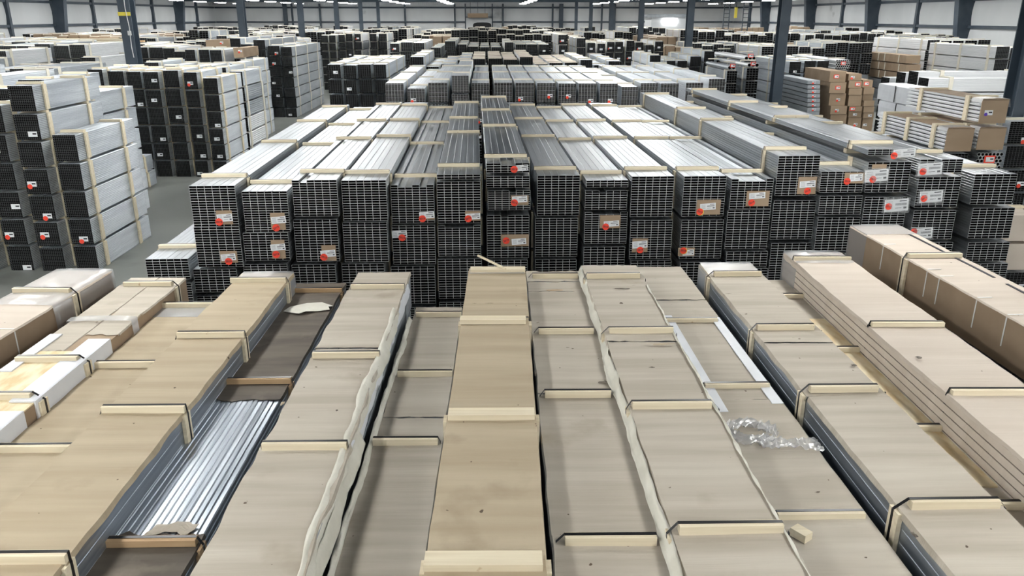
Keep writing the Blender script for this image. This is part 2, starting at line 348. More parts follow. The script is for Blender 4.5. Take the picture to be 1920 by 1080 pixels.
TAGS = {
 (1, 0): ((404, 395, 437, 421), (405, 401, 437, 416), (411, 416)), (1, 1): ((411.5, 471, 446, 493), (413, 476, 443, 489), (429, 490)),
 (2, 0): ((505.5, 399.5, 536, 431), (507, 406, 537, 419.5), (518, 427)), (2, 1): ((507, 450, 536, 485), (506, 457.5, 536, 470), (518, 477)),
 (3, 1): ((602, 460, 631, 489), (600, 469, 630, 482), (607.5, 482)),
 (5, 0): ((788, 400, 815, 412), (785.5, 397, 815, 410), (792, 410)), (5, 1): (None, (734, 432, 764, 446), (754, 445.5)),
 (6, 1): ((872, 396, 901, 414), (872.5, 400, 901, 412), (878, 410)), (7, 0): (None, (968, 309, 990.5, 321), (964, 317.5)),
 (7, 2): ((958, 367, 991, 384.5), (960, 367.5, 989, 380), (964.5, 380)), (7, 3): ((939, 440, 991.5, 462), (959, 447, 987, 459), (949, 451)),
 (9, 2): ((1125.5, 404, 1163, 428), (1132, 414, 1161, 425), (1135.5, 425)), (10, 1): ((1186, 447.6, 1214, 473), (1185.5, 451.6, 1214, 465.5), (1200, 468.5)),
 (11, 0): ((1307.4, 375, 1350, 402.5), (1313, 381, 1342, 394), (1312, 397)), (11, 1): ((1272, 465, 1302, 480), (1280, 468, 1301, 479), (1281, 469.6)),
 (12, 0): ((1401, 358, 1441, 387), (1405, 361, 1435, 373), (1409, 380)), (13, 0): ((1498, 332, 1529, 364), (1500, 339, 1529, 352), (1513.7, 358)),
 (14, 0): ((1585, 324, 1620, 344), (1594, 326, 1617, 340), (1588, 340)), (15, 0): (None, (1676, 279, 1716, 295), (1676, 292)),
 (15, 1): ((1636, 308, 1662, 317), (1623, 317, 1664, 341), (1636, 336)), (15, 2): (None, (1660, 373, 1702, 397), (1666, 387)),
 (16, 0): (None, (1723, 305, 1765, 329), (1730, 321.5)), (16, 1): (None, (1726, 357, 1766, 380), (1732, 372)), (16, 2): (None, (1710, 427, 1747, 448), (1713, 434)),
}
MROT = .0125
prng = random.Random(3)
for ci, (Y, bs, _) in enumerate(MID):
    n = len(bs); zprev = None
    rows = list(bs)
    geo = []
    for (xl, xr, yt, yb, nz, pat) in rows:
        a = at(xl, yt, Y); b = at(xr, yt, Y); c = at(xl, yb, Y)
        geo.append([(a.x+b.x)/2, b.x-a.x, c.z, a.z, nz, pat])
    # rest the pile on the floor: last bundle runs down to its floor battens, extra bundle when tall
    last = geo[-1]; th = (geo[0][3]-geo[0][2])/geo[0][4]
    bottom = .045
    if last[2]-bottom > .16:
        zt = last[2]-.045; last2 = [last[0], last[1], bottom, zt, max(2, round((zt-bottom)/.026)), '']; geo.append(last2)
    else:
        last[4] = max(2, round((last[3]-bottom)/.026)); last[2] = bottom
    # stop any overlap between layers and keep batten gaps supporting
    L = 7.75+prng.uniform(-.15, .1)
    ox = .0 if ci != 0 else -.3
    for k, (cx, w, zb, zt, nz, pat) in enumerate(geo):
        pos = (cx+.0, Y, zb)
        if ci == 0: posL = 7.0
        root = empty('tube_bundle', pos, MROT)
        w = min(w, .478); h = zt-zb; tw = w/6; th = h/nz
        miss = {(i, nz-1) for i, c in enumerate(pat) if c == '0'} if pat else set()
        m = MB(); tube_block(m, 6, nz, tw, th, L, miss=miss, depth=.45, wall=.0026)
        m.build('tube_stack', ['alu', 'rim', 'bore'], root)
        up = geo[k-1][2] if k else None
        gap = (up-zt) if k else .04
        ys = [.42+prng.uniform(-.05, .05), 2.9+prng.uniform(-.3, .3), 4.9+prng.uniform(-.3, .3), 7.35+prng.uniform(-.2, 0)]
        if k == 0:
            battens(root, w, zt-zb, ys, side=(-1 if ci == 0 else 1 if ci < 7 else -1 if ci > 8 else 1), h=.034, d=.075, stick=.01)
        elif gap > .006:
            hh = min(gap-.002, .05)
            for y in ys:
                o = link('batten', batten_mesh(w-.02, round(hh, 3), .08), root); o.location = (0, y+.2, zt-zb+.0015)
            if k < 3:
                for y in ys[:1]+(ys[1:] if ci in (0, 1, 17) else []):
                    for sx in ((-1,) if ci == 0 else (1,) if ci == 1 else (-1, 1)): side_batten(root, sx*(w/2+.012), y, .01, h-.005)
        if (ci, k) in TAGS:
            cd, wh, st = TAGS[(ci, k)]
            put_tag(root, cd, wh, st, Y-.01, wrap=(ci >= 15), ring=(ci == 11))
        where = 'low outer stack left of the middle block' if ci == 0 else f'{ORD[ci-1]} stack from left of middle block'
        look = 'silver rectangular tube bundle' + (' with tag' if (ci, k) in TAGS else '')
        tag(root, f'{look}, {LAY[k]}, {where}', 'bundle', 'open-ended tube bundles of the middle block')
        if k == len(geo)-1:
            for y in ys:
                o = link('batten', batten_mesh(w-.02, .0435, .08), root); o.location = (0, y, -bottom+.0005)

# ------------------------------------------------------------------ foreground: packages under cardboard
def wob(y, s, seed, amp): return amp*(noise.noise(Vector((y*s, seed*7.31, 0)))*1.6)
def sheet(root, name, mname, w, y0, y1, z, seed, fold=.03, ragged=.006, torn=(0, 0), th=.004, side=(1, 1), sag=.004, x0=None, x1=None):
    """a cover sheet: slab with folded-over sides, wavy surface and torn ends"""
    xa = -w/2-.004 if x0 is None else x0; xb = w/2+.004 if x1 is None else x1
    NY = max(6, int((y1-y0)/.06)); NX = 12; P = []
    for j in range(NY+1):
        v = j/NY; y = y0+(y1-y0)*v; row = []
        la = wob(y, 4, seed, ragged); lb = wob(y, 4, seed+3, ragged)
        for i in range(NX+1):
            u = i/NX; x = xa+la+(xb+lb-xa-la)*u
            e0 = wob(x*6, 3, seed+5, torn[0])*(1-v)**6; e1 = wob(x*6, 3, seed+9, torn[1])*v**6
            zz = z+th+sag*(.5+noise.noise(Vector((x*3, y*2.2, seed))))+.0025*noise.noise(Vector((x*1.5, y*14, seed)))
            row.append((x, y+e0+e1, zz))
        if side[0]:
            f = fold*(1+.5*noise.noise(Vector((y*5, seed, 1)))); row = [(row[0][0]-.006, row[0][1], row[0][2]-f)]+row
        if side[1]:
            f = fold*(1+.5*noise.noise(Vector((y*5, seed, 2)))); row = row+[(row[-1][0]+.006, row[-1][1], row[-1][2]-f)]
        P.append(row)
    m = MB(); m.grid(P, 0, th if not (side[0] or side[1]) else .0025)
    return m.build(name, [mname], root)
def ribbon(root, name, mname, x, y0, y1, z, wdt, drop, seed, amp=.012, tilt=0, n=None):
    """a crumpled strip of liner hanging along an edge"""
    NY = n or int((y1-y0)/.045); P = []
    for j in range(NY+1):
        y = y0+(y1-y0)*j/NY; c = x+wob(y, 2.3, seed, amp); row = []
        for i in range(6):
            u = i/5; w = wdt*(.65+.7*abs(noise.noise(Vector((y*1.7, seed, 5)))))
            row.append((c+w*u+wob(y*3, 3, seed+i, .006), y, z+tilt*u-drop*u*u+.012*noise.noise(Vector((y*9, u*4, seed)))))
        P.append(row)
    m = MB(); m.grid(P, 0, .0012); return m.build(name, [mname], root, True)
class Pack: pass
PK = []
def package(label, z, farc, ang, w, H, nxz, body='steel_blue', y_near=-.5, group='cardboard-covered bundles in the foreground', cat='bundle', under=True, name='covered_bundle', ch=.003):
    far = Vector(farc) if len(farc) == 3 else on(farc[0], farc[1], z); a = -math.radians(ang); d = Vector((-math.sin(a), math.cos(a), 0))
    L = (far.y-y_near)/math.cos(a); near = far-d*L
    root = empty(name, (near.x, near.y, z-H), a)
    tag(root, label, cat, group)
    P = Pack(); PK.append(P); P.root = root; P.L = L; P.w = w; P.H = H; P.z = z; P.a = a; P.near = near
    P.y = lambda px, py: to_local(root, on(px, py, z)).y
    P.p = lambda px, py, zz=None: to_local(root, on(px, py, zz if zz is not None else z))
    nx, nz = nxz
    if nx:
        m = MB(); tube_block(m, nx, nz, w/nx, H/nz, L, depth=.2, wall=.002, ch=ch)
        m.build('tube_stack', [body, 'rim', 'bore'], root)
        # far end closed by board, seen only from beyond
    else:
        m = MB(); m.box(-w/2, w/2, 0, L, 0, H-.002); m.build('carton', [body], root)
    return P
PEND = []
def lower_bundles(P, n, label, hs=None, nx=6):
    """the bundles the package rests on, down to the floor (almost wholly hidden): kept for the uncounted rows"""
    z = P.z-P.H; gap = .04; h = (z-gap*n)/n
    for k in range(n): PEND.append((P.near.copy(), P.a, z-(k+1)*(h+gap)+gap if False else z-k*(h+gap)-gap-h, P.w-.012, h, P.L-.03, nx))
def seams(P, mname, cuts, seed, torn=(.008, .008), **kw):
    ys = [P.y(*c) if isinstance(c, tuple) else c for c in cuts]; ys = sorted(ys)
    ys = [0.0]+ys+[P.L-.01]; cuts_n = len(ys)
    for q in range(len(ys)-1):
        sheet(P.root, 'cover_sheet', mname, P.w, ys[q]+.006, ys[q+1]-.006, P.H+(.0005 if q % 2 else .005), seed+q*1.7, torn=(torn[0], torn[1]), **kw)
def cross(P, pts, side=2, extra=(), h=.042, d=.042, z0=.008, **kw):
    ys = [P.y(*p) if isinstance(p, tuple) else p for p in pts]
    battens(P.root, P.w, P.H+z0, list(ys)+list(extra), side=side, h=h, d=d, **kw)

# F1 far-left brown carton in film
P = package('long brown carton with pale top and batten, leftmost on the left edge', 1.29, (157, 508), 3.4, .49, .42, (0, 0), 'card_brown', name='long_carton', cat='carton', y_near=3.0)
lower_bundles(P, 2, 'the leftmost brown carton')
sheet(P.root, 'cover_sheet', 'card_pale', .49, .01, P.L-.01, .42, 1, fold=.012)
cross(P, [(67, 550)], h=.038, d=.05, stick=-.03); cross(P, [1.6], h=.038, d=.05, strap=False)
m = MB(); P1 = []
for j in range(14):
    y = P.L-.9+j*.92/13; P1.append([(x, y, zz) for x, zz in ((.257, .12), (.256, .34), (.25, .432), (.1, .437+.006*math.sin(j*2)), (-.1, .437), (-.25, .43), (-.256, .3))])
m.grid(P1); m.build('plastic_wrap', ['plastic'], P.root, True)
m = MB()
for px, py in ((92, 590), (20, 640)):
    p = P.p(px, py, 1.2); m.box(.2465, .2480, p.y-.006, p.y+.006, .03, .42); m.box(-.2, .248, p.y-.006, p.y+.006, .426, .428)
m.build('plastic_band', ['band'], P.root)
# F2 carton with white foam edge and strand board near end
P = package('brown carton with split top and white foam corner edge, second from left', 1.2, (298, 521), .9, .47, .40, (0, 0), 'card_brown', name='long_carton', cat='carton', y_near=2.2)
lower_bundles(P, 2, 'the carton with foam edge')
ya = P.y(110, 660)
sheet(P.root, 'cover_sheet', 'card', .47, ya, P.L-.01, .40, 4, fold=.012, ragged=.003, torn=(.02, 0), x1=.0)
sheet(P.root, 'cover_sheet', 'card', .47, ya+.3, P.L-.01, .40, 6, fold=.012, ragged=.010, torn=(.02, 0), x0=.012, side=(0, 1))
m = MB(); m.box(-.235, .235, .3, ya-.005, .40, .409); m.build('strand_board', ['osb'], P.root)
m = MB(); y0, y1 = P.y(60, 758), P.y(218, 640)
m.box(.09, .240, y0, y1, .411, .421); m.box(.236, .247, y0, y1, .28, .421)
m.box(.11, .240, .5, y0-.12, .411, .419); m.box(.236, .246, .5, y0-.12, .28, .419)
m.build('foam_edge', ['foam'], P.root)
m = MB(); m.box(-.237, -.15, P.y(0, 700), P.y(110, 630), .409, .418); m.build('foam_edge', ['foam'], P.root)
cross(P, [(290, 537), (90, 679), (30, 749)], h=.036, d=.055, stick=-.06)
m = MB(); P1 = []; yq = P.y(190, 603)
for j in range(6):
    y = yq-.05+j*.02; P1.append([(x, y, zz+.003*math.sin(j+x*30)) for x, zz in ((-.25, .30), (-.243, .424), (-.1, .428), (.1, .428), (.246, .424), (.252, .22))])
m.grid(P1); m.build('plastic_tape', ['plastic'], P.root, True)
# F3
P = package('cardboard-topped bundle sitting slightly lower, third from left in foreground', 1.10, (-2.49, 6.3, 1.10), .8, .40, .33, (6, 6))
lower_bundles(P, 2, 'the third covered bundle')
seams(P, 'card_tan', [(240, 690), (90, 850)], 11)
cross(P, [(350, 578), (235, 690), (66, 849)], side=0, d=.05)
m = MB(); m.box(-.22, .22, P.L-.28, P.L-.01, P.H+.012, P.H+.014); m.build('plastic_wrap', ['plastic'], P.root)
# F4
P = package('cardboard-topped bundle with blue-grey steel side, fourth from left in foreground', 1.20, (503, 513), .85, .46, .34, (5, 4))
lower_bundles(P, 2, 'the fourth covered bundle')
seams(P, 'card_tan', [(395, 635), (260, 776)], 21)
cross(P, [(487, 531), (393, 634), (258, 775), (55, 1056)], side=1, d=.045)
m = MB(); P1 = []
for j in range(4):
    y = P.L-.22+j*.077; P1.append([(x, y, zz) for x, zz in ((.236, .02), (.238, .3), (.226, .358), (0, .36), (-.22, .357))])
m.grid(P1); m.build('plastic_wrap', ['plastic'], P.root, True)
# F5 grimy cover, bare channels
P = package('bundle with grimy black cardboard and bare grooved steel, fifth from left in foreground', 1.02, (-1.565, 7.1, 1.02), .75, .445, .30, (13, 8), 'steel_ridge', ch=.0055)
lower_bundles(P, 2, 'the grimy bundle')
yb, yc = P.y(470, 752), P.y(290, 1003)
sheet(P.root, 'cover_sheet', 'card_dirty', P.w, yb, P.L-.01, P.H, 31, torn=(.03, .01), fold=.02)
sheet(P.root, 'cover_sheet', 'card_dirty', P.w, 0, yc, P.H, 33, torn=(0, .03), fold=.02)
cross(P, [(592, 549), (480, 720), (280, 1024)], side=1, mname='wood_old', d=.045, h=.035)
m = MB(); P1 = []; q = P.p(300, 995)
for j in range(8):
    y = yc-.01+j*.012; P1.append([(-.06+i*.03+.004*j, y+(.02 if 2 < i < 6 else -.01), P.H+.012+.004*math.sin(i+j)) for i in range(8)])
m.grid(P1, 0, .002); m.build('cardboard_flap', ['card'], P.root)
sc = MB(); q = P.p(575, 578)
pts = [(-.17, -.06), (-.02, -.14), (.03, -.11), (.12, -.06), (.22, -.05), (.20, .0), (.23, .06), (.12, .13), (.0, .09), (-.14, .05)]
b0 = len(sc.v); ctr = (.03, 0, .02); sc.v.append(ctr)
for i, (x, y) in enumerate(pts): sc.v.append((x, y, .006+.018*((i*7) % 3)/2))
sc.v.append((.03, 0, .017))
for i, (x, y) in enumerate(pts): sc.v.append((x, y, .003+.018*((i*7) % 3)/2))
n = len(pts)
for i in range(n):
    j = (i+1) % n; sc.f += [(0, 1+i, 1+j), (n+1, n+2+j, n+2+i), (1+i, n+2+i, n+2+j, 1+j)]; sc.m += [0, 0, 0]
sp = sc.build('crumpled_paper', ['paper']); pw = on(572, 580, 1.03); sp.location = (pw.x, pw.y, 1.031)
tag(sp, 'crumpled white sheet of paper lying on the grimy black-topped bundle', 'paper')
# F6
P = package('cardboard-topped bundle with torn cream liner down its right edge, sixth from left', 1.15, (721, 511), 1.0, .475, .33, (6, 7), 'grey_paint')
lower_bundles(P, 2, 'the bundle with torn liner')
seams(P, 'card', [(700, 545), (650, 655), (570, 838)], 41, ragged=.010)
cross(P, [(708, 543), (649, 672), (566, 844)], side=0, d=.045, stick=-.01)
ribbon(P.root, 'liner_paper', 'paper', P.w/2-.035, .3, P.L-1.0, P.H+.026, .085, .06, 4, .018)
ribbon(P.root, 'liner_paper', 'foam', P.w/2-.002, P.y(640, 850), P.L-.3, P.H-.005, .03, .10, 9, .010)
ribbon(P.root, 'liner_paper', 'paper', P.w/2+.012, .3, P.y(655, 800), P.H-.02, .05, .09, 19, .012)
# F7 low one
P = package('low cardboard-topped bundle lying in shade, just left of the tallest centre bundle', .95, (-.435, 6.6, .95), 1.4, .40, .32, (6, 6), 'grey_paint')
lower_bundles(P, 1, 'the low shaded bundle')
seams(P, 'card', [(820, 592), (780, 706), (770, 785), (760, 832)], 51, ragged=.004)
cross(P, [(820, 595), (792, 707), (763, 835)], side=0, d=.045, stick=-.01)
m = MB(); x = -P.w/2
ribbon(P.root, 'liner_paper', 'paper', -P.w/2-.035, .8, P.L-.3, P.H+.03, .05, .03, 14, .008)
# F8 centre
P = package('tallest cardboard-topped bundle with full-width pine battens, centre of foreground', 1.32, (932, 503), 1.45, .475, .40, (6, 8), 'grey_paint')
lower_bundles(P, 2, 'the tall centre bundle')
seams(P, 'card_tan', [(932, 571), (925, 597), (920, 782)], 61, ragged=.003)
cross(P, [(930, 511), (928, 606), (920, 784), (911, 1062)], side=0, h=.032, d=.09, strap=False, stick=.0)
for pq in [(928, 606), (920, 784), (911, 1062)]:
    for sx in (-1, 1): side_batten(P.root, sx*(P.w/2+.014), P.y(*pq), .02, P.H)
m = MB(); P1 = [[(x, P.L-.2+j*.075, P.H+.016) for x in (-.235, 0, .235)] for j in range(3)]+[[(x, P.L+.03, .3) for x in (-.235, 0, .235)]]
m.grid(P1); m.build('plastic_wrap', ['plastic'], P.root, True)
st = MB(); a = on(896, 479, 1.44); b = on(948, 504, 1.372); dd = b-a
st.tube([a, b], .011, 4); so = st.build('loose_stick', ['wood'])
tag(so, 'thin loose wooden stick leaning across far end of the tallest centre bundle', 'stick')
# F9
P = package('cardboard-topped bundle with chewed torn edges, just right of the tall centre bundle', 1.20, (1037, 510), 1.15, .475, .36, (6, 7), 'grey_paint')
lower_bundles(P, 2, 'the chewed-edge bundle')
seams(P, 'card', [(1040, 530), (1045, 548), (1075, 740), (1120, 1008)], 71, torn=(.02, .02), ragged=.006)
cross(P, [(1034, 523), (1059, 627), (1081, 746), (1136, 1022)], side=0, stick=-.07, d=.045)
# F10
P = package('cardboard-topped bundle with cream liner down its left edge, right of the chewed-edge one', 1.28, (1141, 498), .8, .485, .38, (12, 14), 'steel_blue')
lower_bundles(P, 2, 'the liner-edged bundle', nx=10)
seams(P, 'card', [(1160, 538), (1200, 642), (1240, 760)], 81, torn=(.012, .012))
cross(P, [(1155, 523), (1203, 626), (1276, 767), (1383, 1000)], side=-1, stick=-.03, d=.045)
ribbon(P.root, 'liner_paper', 'paper', -P.w/2-.045, .5, P.L-.02, P.H-.05, .052, -.06, 24, .018)
ribbon(P.root, 'liner_paper', 'paper', P.w/2-.012, .5, P.L-.6, P.H+.022, .03, .02, 27, .005)
# F11
P = package('low cardboard-topped bundle edged by white foam strips, under clear plastic scrap', 1.12, (1.615, 7.2, 1.12), .6, .47, .34, (6, 7), 'grey_paint')
lower_bundles(P, 2, 'the foam-edged bundle')
seams(P, 'card', [(1290, 564), (1400, 752), (1250, 523)], 91, torn=(.008, .008))
cross(P, [(1318, 605), (1405, 728), (1565, 972)], side=0, stick=-.05, d=.045, h=.03)
m = MB(); y0, y1 = P.y(1490, 760), P.y(1370, 598); m.box(P.w/2-.07, P.w/2+.002, y0, y1, P.H+.010, P.H+.016)
m.box(-P.w/2+.02, -P.w/2+.10, y0-.1, y1+.05, P.H+.010, P.H+.016)
m.build('foam_strip', ['foam'], P.root)
yy = P.y(1430, 820); pw = on(1440, 822, 1.14)
# plastic scrap: crumpled loop and tail
m = MB()
def crump(cx, cy, r, a0, a1, w, seed, n=46):
    P1 = []
    for j in range(n):
        t = a0+(a1-a0)*j/(n-1); rr = r*(1+.25*noise.noise(Vector((t*2, seed, 0)))); row = []
        for i in range(9):
            u = (i/8-.5)*w
            nz_ = noise.noise(Vector((t*6, i*.9, seed)))
            row.append((cx+(rr*1.25+u)*math.cos(t)+.015*nz_, cy+(rr+u)*math.sin(t)*1.0+.015*noise.noise(Vector((t*5, i, seed+4))), .028+.032*nz_+.018*math.sin(i*1.6)))
        P1.append(row)
    m.grid(P1)
crump(-.06, .05, .10, -.3, 5.7, .07, 1)
P1 = []
for j in range(34):
    t = j/33; row = []
    for i in range(10):
        row.append((-.04+.32*t, -.06-.05*t+(i/9-.5)*.11*(1+.3*math.sin(t*9)), .03+.035*noise.noise(Vector((t*12, i*1.1, 8)))+.01*math.sin(i*2)))
    P1.append(row)
m.grid(P1); o = m.build('plastic_scrap', ['plastic'], None, True); o.location = (pw.x-.03, pw.y, 1.132)
tag(o, 'crumpled loop of clear plastic film lying on cardboard right of centre', 'plastic film')
m = MB(); T = Matrix.Rotation(.6, 4, 'Z'); m.box(-.028, .028, -.04, .04, 0, .04, T=T); o = m.build('wood_block', ['wood'])
pw = on(1492, 985, 1.2); o.location = (pw.x+.03, pw.y, 1.2); o.location.z = 1.135; tag(o, 'small wooden block wedged at batten end near bottom, right of centre', 'wood block')
# F12
P = package('cardboard-topped bundle with blue steel side showing left, wide sheets, right of foam-edged one', 1.25, (1359, 495), .8, .475, .36, (5, 5), 'steel_blue')
lower_bundles(P, 2, 'the blue-sided bundle')
seams(P, 'card', [(1400, 552), (1480, 645), (1570, 745)], 101, torn=(.006, .006))
cross(P, [(1381, 519), (1480, 620), (1581, 736), (1776, 954)], side=-1, stick=-.06, d=.045)
m = MB(); P1 = [[(x, P.L-.32+j*.11, P.H+.014) for x in (-.235, 0, .235)] for j in range(4)]; m.grid(P1)
P2 = [[(-.242, P.L-.3+j*.1, zz) for zz in (.05, .2, .36)] for j in range(4)]; m.grid(P2); m.build('plastic_wrap', ['plastic'], P.root)
# low board-topped package
P = package('low narrow bundle topped with yellow strand board, in gap left of the cream-topped package', 1.17, (2.565, 6.6, 1.17), 1.2, .20, .30, (6, 6), 'grey_paint')
lower_bundles(P, 2, 'the strand-board bundle')
yb = P.y(1870, 915); yc = P.y(1530, 600)
m = MB(); m.box(-.1, .1, yb, yc, P.H, P.H+.011); m.build('strand_board', ['osb'], P.root)
sheet(P.root, 'cover_sheet', 'card', P.w, 0, yb-.01, P.H, 111); sheet(P.root, 'cover_sheet', 'card', P.w, yc+.01, P.L, P.H, 112)
cross(P, [(1500, 560), (1608, 661), (1753, 809), (1895, 955)], side=0, d=.045, h=.034)
# F13
P = package('cream-topped layered package with plastic end and stacked board sides, right foreground', 1.40, (1522, 474), 1.8, .50, .26, (0, 0), 'bore', name='covered_bundle')
m = MB()
for k in range(5): m.box(-.256, .256, .01, P.L-.02, .004+k*.051, .048+k*.051)
m.build('board_layers', ['card_pale'], P.root)
lower_bundles(P, 2, 'the cream-topped package')
seams(P, 'card_pale', [(1545, 490), (1712, 612), (1862, 740)], 121, ragged=.007, fold=.02)
cross(P, [(1552, 489), (1713, 613), (1862, 741)], side=0, stick=-.01, d=.05, h=.03)
m = MB(); P1 = []
for j in range(8):
    y = P.L-.36+j*.052; P1.append([(x, y, zz+.004*math.sin(j*2+x*20)) for x, zz in ((-.258, .0), (-.257, .2), (-.252, .272), (0, .279), (.245, .272))])
P1.append([(p[0]*.96, P.L+.02, p[2]-.03) for p in P1[-1]]); m.grid(P1); m.build('plastic_wrap', ['plastic'], P.root, True)
# F14
P = package('big brown carton with white plastic bands, at the right edge of the foreground', 1.50, (1640, 424), -.2, .47, .34, (0, 0), 'card_brown', name='long_carton', cat='carton', y_near=1.0)
lower_bundles(P, 3, 'the big right-hand carton')
sheet(P.root, 'cover_sheet', 'card_pale', P.w, .01, P.L-.01, P.H, 131, fold=.010, ragged=.002)
cross(P, [(1755, 484)], side=-1, d=.06, h=.035, stick=-.02)
for px, py in ((1660, 460), (1735, 507), (1760, 520), (1835, 560), (1900, 592)):
    m = MB(); y = P.y(px, py); m.box(-.2385, -.2365, y-.006, y+.006, .12, P.H+.003); m.box(-.237, -.13, y-.006, y+.006, P.H+.009, P.H+.0105); m.build('plastic_band', ['band'], P.root)
m = MB(); y1 = P.y(1672, 440); m.box(.15, .172, y1-1.3, y1, P.H+.008, P.H+.0115); m.box(.15, .172, .4, y1-1.45, P.H+.008, P.H+.0115); m.build('top_slot', ['print'], P.root)
m = MB(); P1 = [[(x, P.L-.35+j*.12, zz) for x, zz in ((-.241, .0), (-.24, .25), (-.238, .352), (0, .356), (.23, .352))] for j in range(4)]
m.grid(P1); m.build('plastic_wrap', ['plastic'], P.root)

def tear(P, px, py, sx, sy, seed, mname='card_dirty'):
    q = P.p(px, py); m = MB(); n = 12; R = random.Random(seed); pts = []
    for t in range(n):
        an = 2*math.pi*t/n; k = R.uniform(.45, 1.1); pts.append((q.x+sx*k*math.cos(an), q.y+sy*k*math.sin(an)))
    b = len(m.v); z = P.H+.0185
    for x, y in pts: m.v.append((x, y, z+R.uniform(0, .003)))
    m.v.append((q.x, q.y, z+.006))
    for t in range(n): m.f.append((b+t, b+(t+1) % n, b+n)); m.m.append(0)
    m.build('torn_patch', [mname], P.root)
# order of PK: F1 F2 F3 F4 F5 F6 F7 F8 F9 F10 F11 F12 board F13 F14
tear(PK[8], 1130, 722, .035, .022, 1); tear(PK[8], 1004, 705, .010, .05, 2); tear(PK[9], 1222, 694, .03, .006, 3); tear(PK[8], 1045, 548, .10, .018, 4, 'wood_old')
tear(PK[13], 1722, 676, .025, .02, 5); tear(PK[11], 1600, 690, .02, .025, 6); tear(PK[5], 632, 775, .012, .016, 7); tear(PK[10], 1532, 929, .016, .008, 8)
tear(PK[9], 1240, 650, .14, .022, 9, 'card_tan'); tear(PK[11], 1713, 1010, .012, .03, 10); tear(PK[5], 530, 762, .015, .03, 11, 'card_tan'); tear(PK[9], 1165, 545, .09, .012, 12)
tear(PK[6], 800, 592, .15, .012, 13)
# ------------------------------------------------------------------ stacks further back
rb = random.Random(11)
BM = {}
def bundle_mesh(w, h, L, nx, nz, body='alu', front=True, batt=True, cover=None, capcol=None, wood='wood_far'):
    """whole bundle in one mesh: tubes, end, battens (for stacks too far to show separate parts)"""
    k = (round(w, 2), round(h, 2), round(L, 1), nx, nz, body, batt, cover, capcol)
    if k in BM: return BM[k]
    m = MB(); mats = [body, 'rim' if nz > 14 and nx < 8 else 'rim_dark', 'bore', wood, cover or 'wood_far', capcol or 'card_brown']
    if capcol is None:
        tube_block(m, nx, nz, k[0]/nx, k[1]/nz, L, wall=k[0]/nx*(.045 if nx > 6 else .028)+.0005, depth=.25, ch=.005)
    else:
        m.box(-k[0]/2, k[0]/2, 0, L, 0, k[1], 5)
    if cover: m.box(-k[0]/2, k[0]/2, .03, L, k[1]+.001, k[1]+.006, 4)
    if batt:
        n = 3 if L > 3 else 2; e = .12*L
        for q in range(n):
            y = e+(L-2*e)*q/(n-1); m.box(-k[0]/2-.01, k[0]/2+.01, y-.05, y+.05, k[1]+.002, k[1]+.034, 3)
            for sx in (-1, 1): m.box(sx*(k[0]/2+.007)-.006, sx*(k[0]/2+.007)+.006, y-.05, y+.05, 0, k[1]+.001, 3)
    BM[k] = m.mesh('bundle', mats); return BM[k]
def round_mesh(w, h, L, r, body='alu_white', cache={}):
    k = (w, h, L, r, body)
    if k in cache: return cache[k]
    m = MB(); n = 8; row = 0; z = r
    while z+r <= h+.001:
        x = -w/2+r+(r if row % 2 else 0)
        while x+r <= w/2+.001:
            b = len(m.v)
            for (rr, y) in ((r, L), (r, 0), (r*.80, 0), (r*.80, .25)):
                for t in range(n): m.v.append((x+rr*math.cos(2*math.pi*t/n), y, z+rr*math.sin(2*math.pi*t/n)))
            for s_, mi in ((0, 0), (1, 1), (2, 2)):
                for t in range(n):
                    u = (t+1) % n; m.f.append((b+s_*n+t, b+s_*n+u, b+(s_+1)*n+u, b+(s_+1)*n+t)); m.m.append(mi)
            m.f.append(tuple(b+3*n+t for t in range(n))); m.m.append(2)
            m.f.append(tuple(b+t for t in range(n))[::-1]); m.m.append(0)
            x += 2*r
        z += r*1.74; row += 1
    for y in (.15*L, .85*L): m.box(-w/2-.02, w/2+.02, y-.04, y+.04, h+.001, h+.03, 3)
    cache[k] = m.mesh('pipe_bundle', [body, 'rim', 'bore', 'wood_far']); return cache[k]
def small_label(kind, cache={}):
    if kind not in cache:
        m = MB(); m.box(-.06, .06, 0, .004, -.035, .035, 0)
        m.quad((.0, -.001, -.005), (.05, -.001, -.005), (.05, -.001, .015), (.0, -.001, .015), 1)
        if kind == 1: disc(m, -.03, -.035, -.003, .035, 2, 10)
        if kind == 2: m.box(-.085, .075, .004, .008, -.055, .055, 3)
        if kind == 3: disc(m, -.03, -.035, -.003, .035, 2, 10); disc(m, -.05, .0, -.005, .02, 4, 10)
        cache[kind] = m.mesh('shipping_label', ['label', 'print', 'red', 'red', 'green'])
    return cache[kind]
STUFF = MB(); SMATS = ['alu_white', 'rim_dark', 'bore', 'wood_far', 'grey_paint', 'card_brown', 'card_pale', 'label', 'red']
def stuff_bundle(cx, Y, z0, w, h, L, body=0, nx=4, nz=5, cap=None):
    if cap is None:
        tube_block(STUFF, nx, nz, w/nx, h/nz, L, wall=w/nx*.07, depth=.3, off=(cx, Y, z0), mi=(body, 1, 2), ch=.008, rnd=rb)
    else: STUFF.box(cx-w/2, cx+w/2, Y, Y+L, z0, z0+h, cap)
    n = 3 if L > 3 else 2
    for q in range(n):
        y = Y+.1*L+.8*L*q/(n-1); STUFF.box(cx-w/2-.01, cx+w/2+.01, y-.06, y+.06, z0+h+.001, z0+h+.032, 3)
        for sx in (-1, 1): STUFF.box(cx+sx*(w/2+.007)-.006, cx+sx*(w/2+.007)+.006, y-.06, y+.06, z0, z0+h, 3)
COUNT = [0]; OCC = []
def occ(x0, x1, y0, y1): OCC.append((x0, x1, y0, y1))
def free(x0, x1, y0, y1): return not any(x0 < b and a < x1 and y0 < d and c < y1 for a, b, c, d in OCC)
STUFFY = 29.5
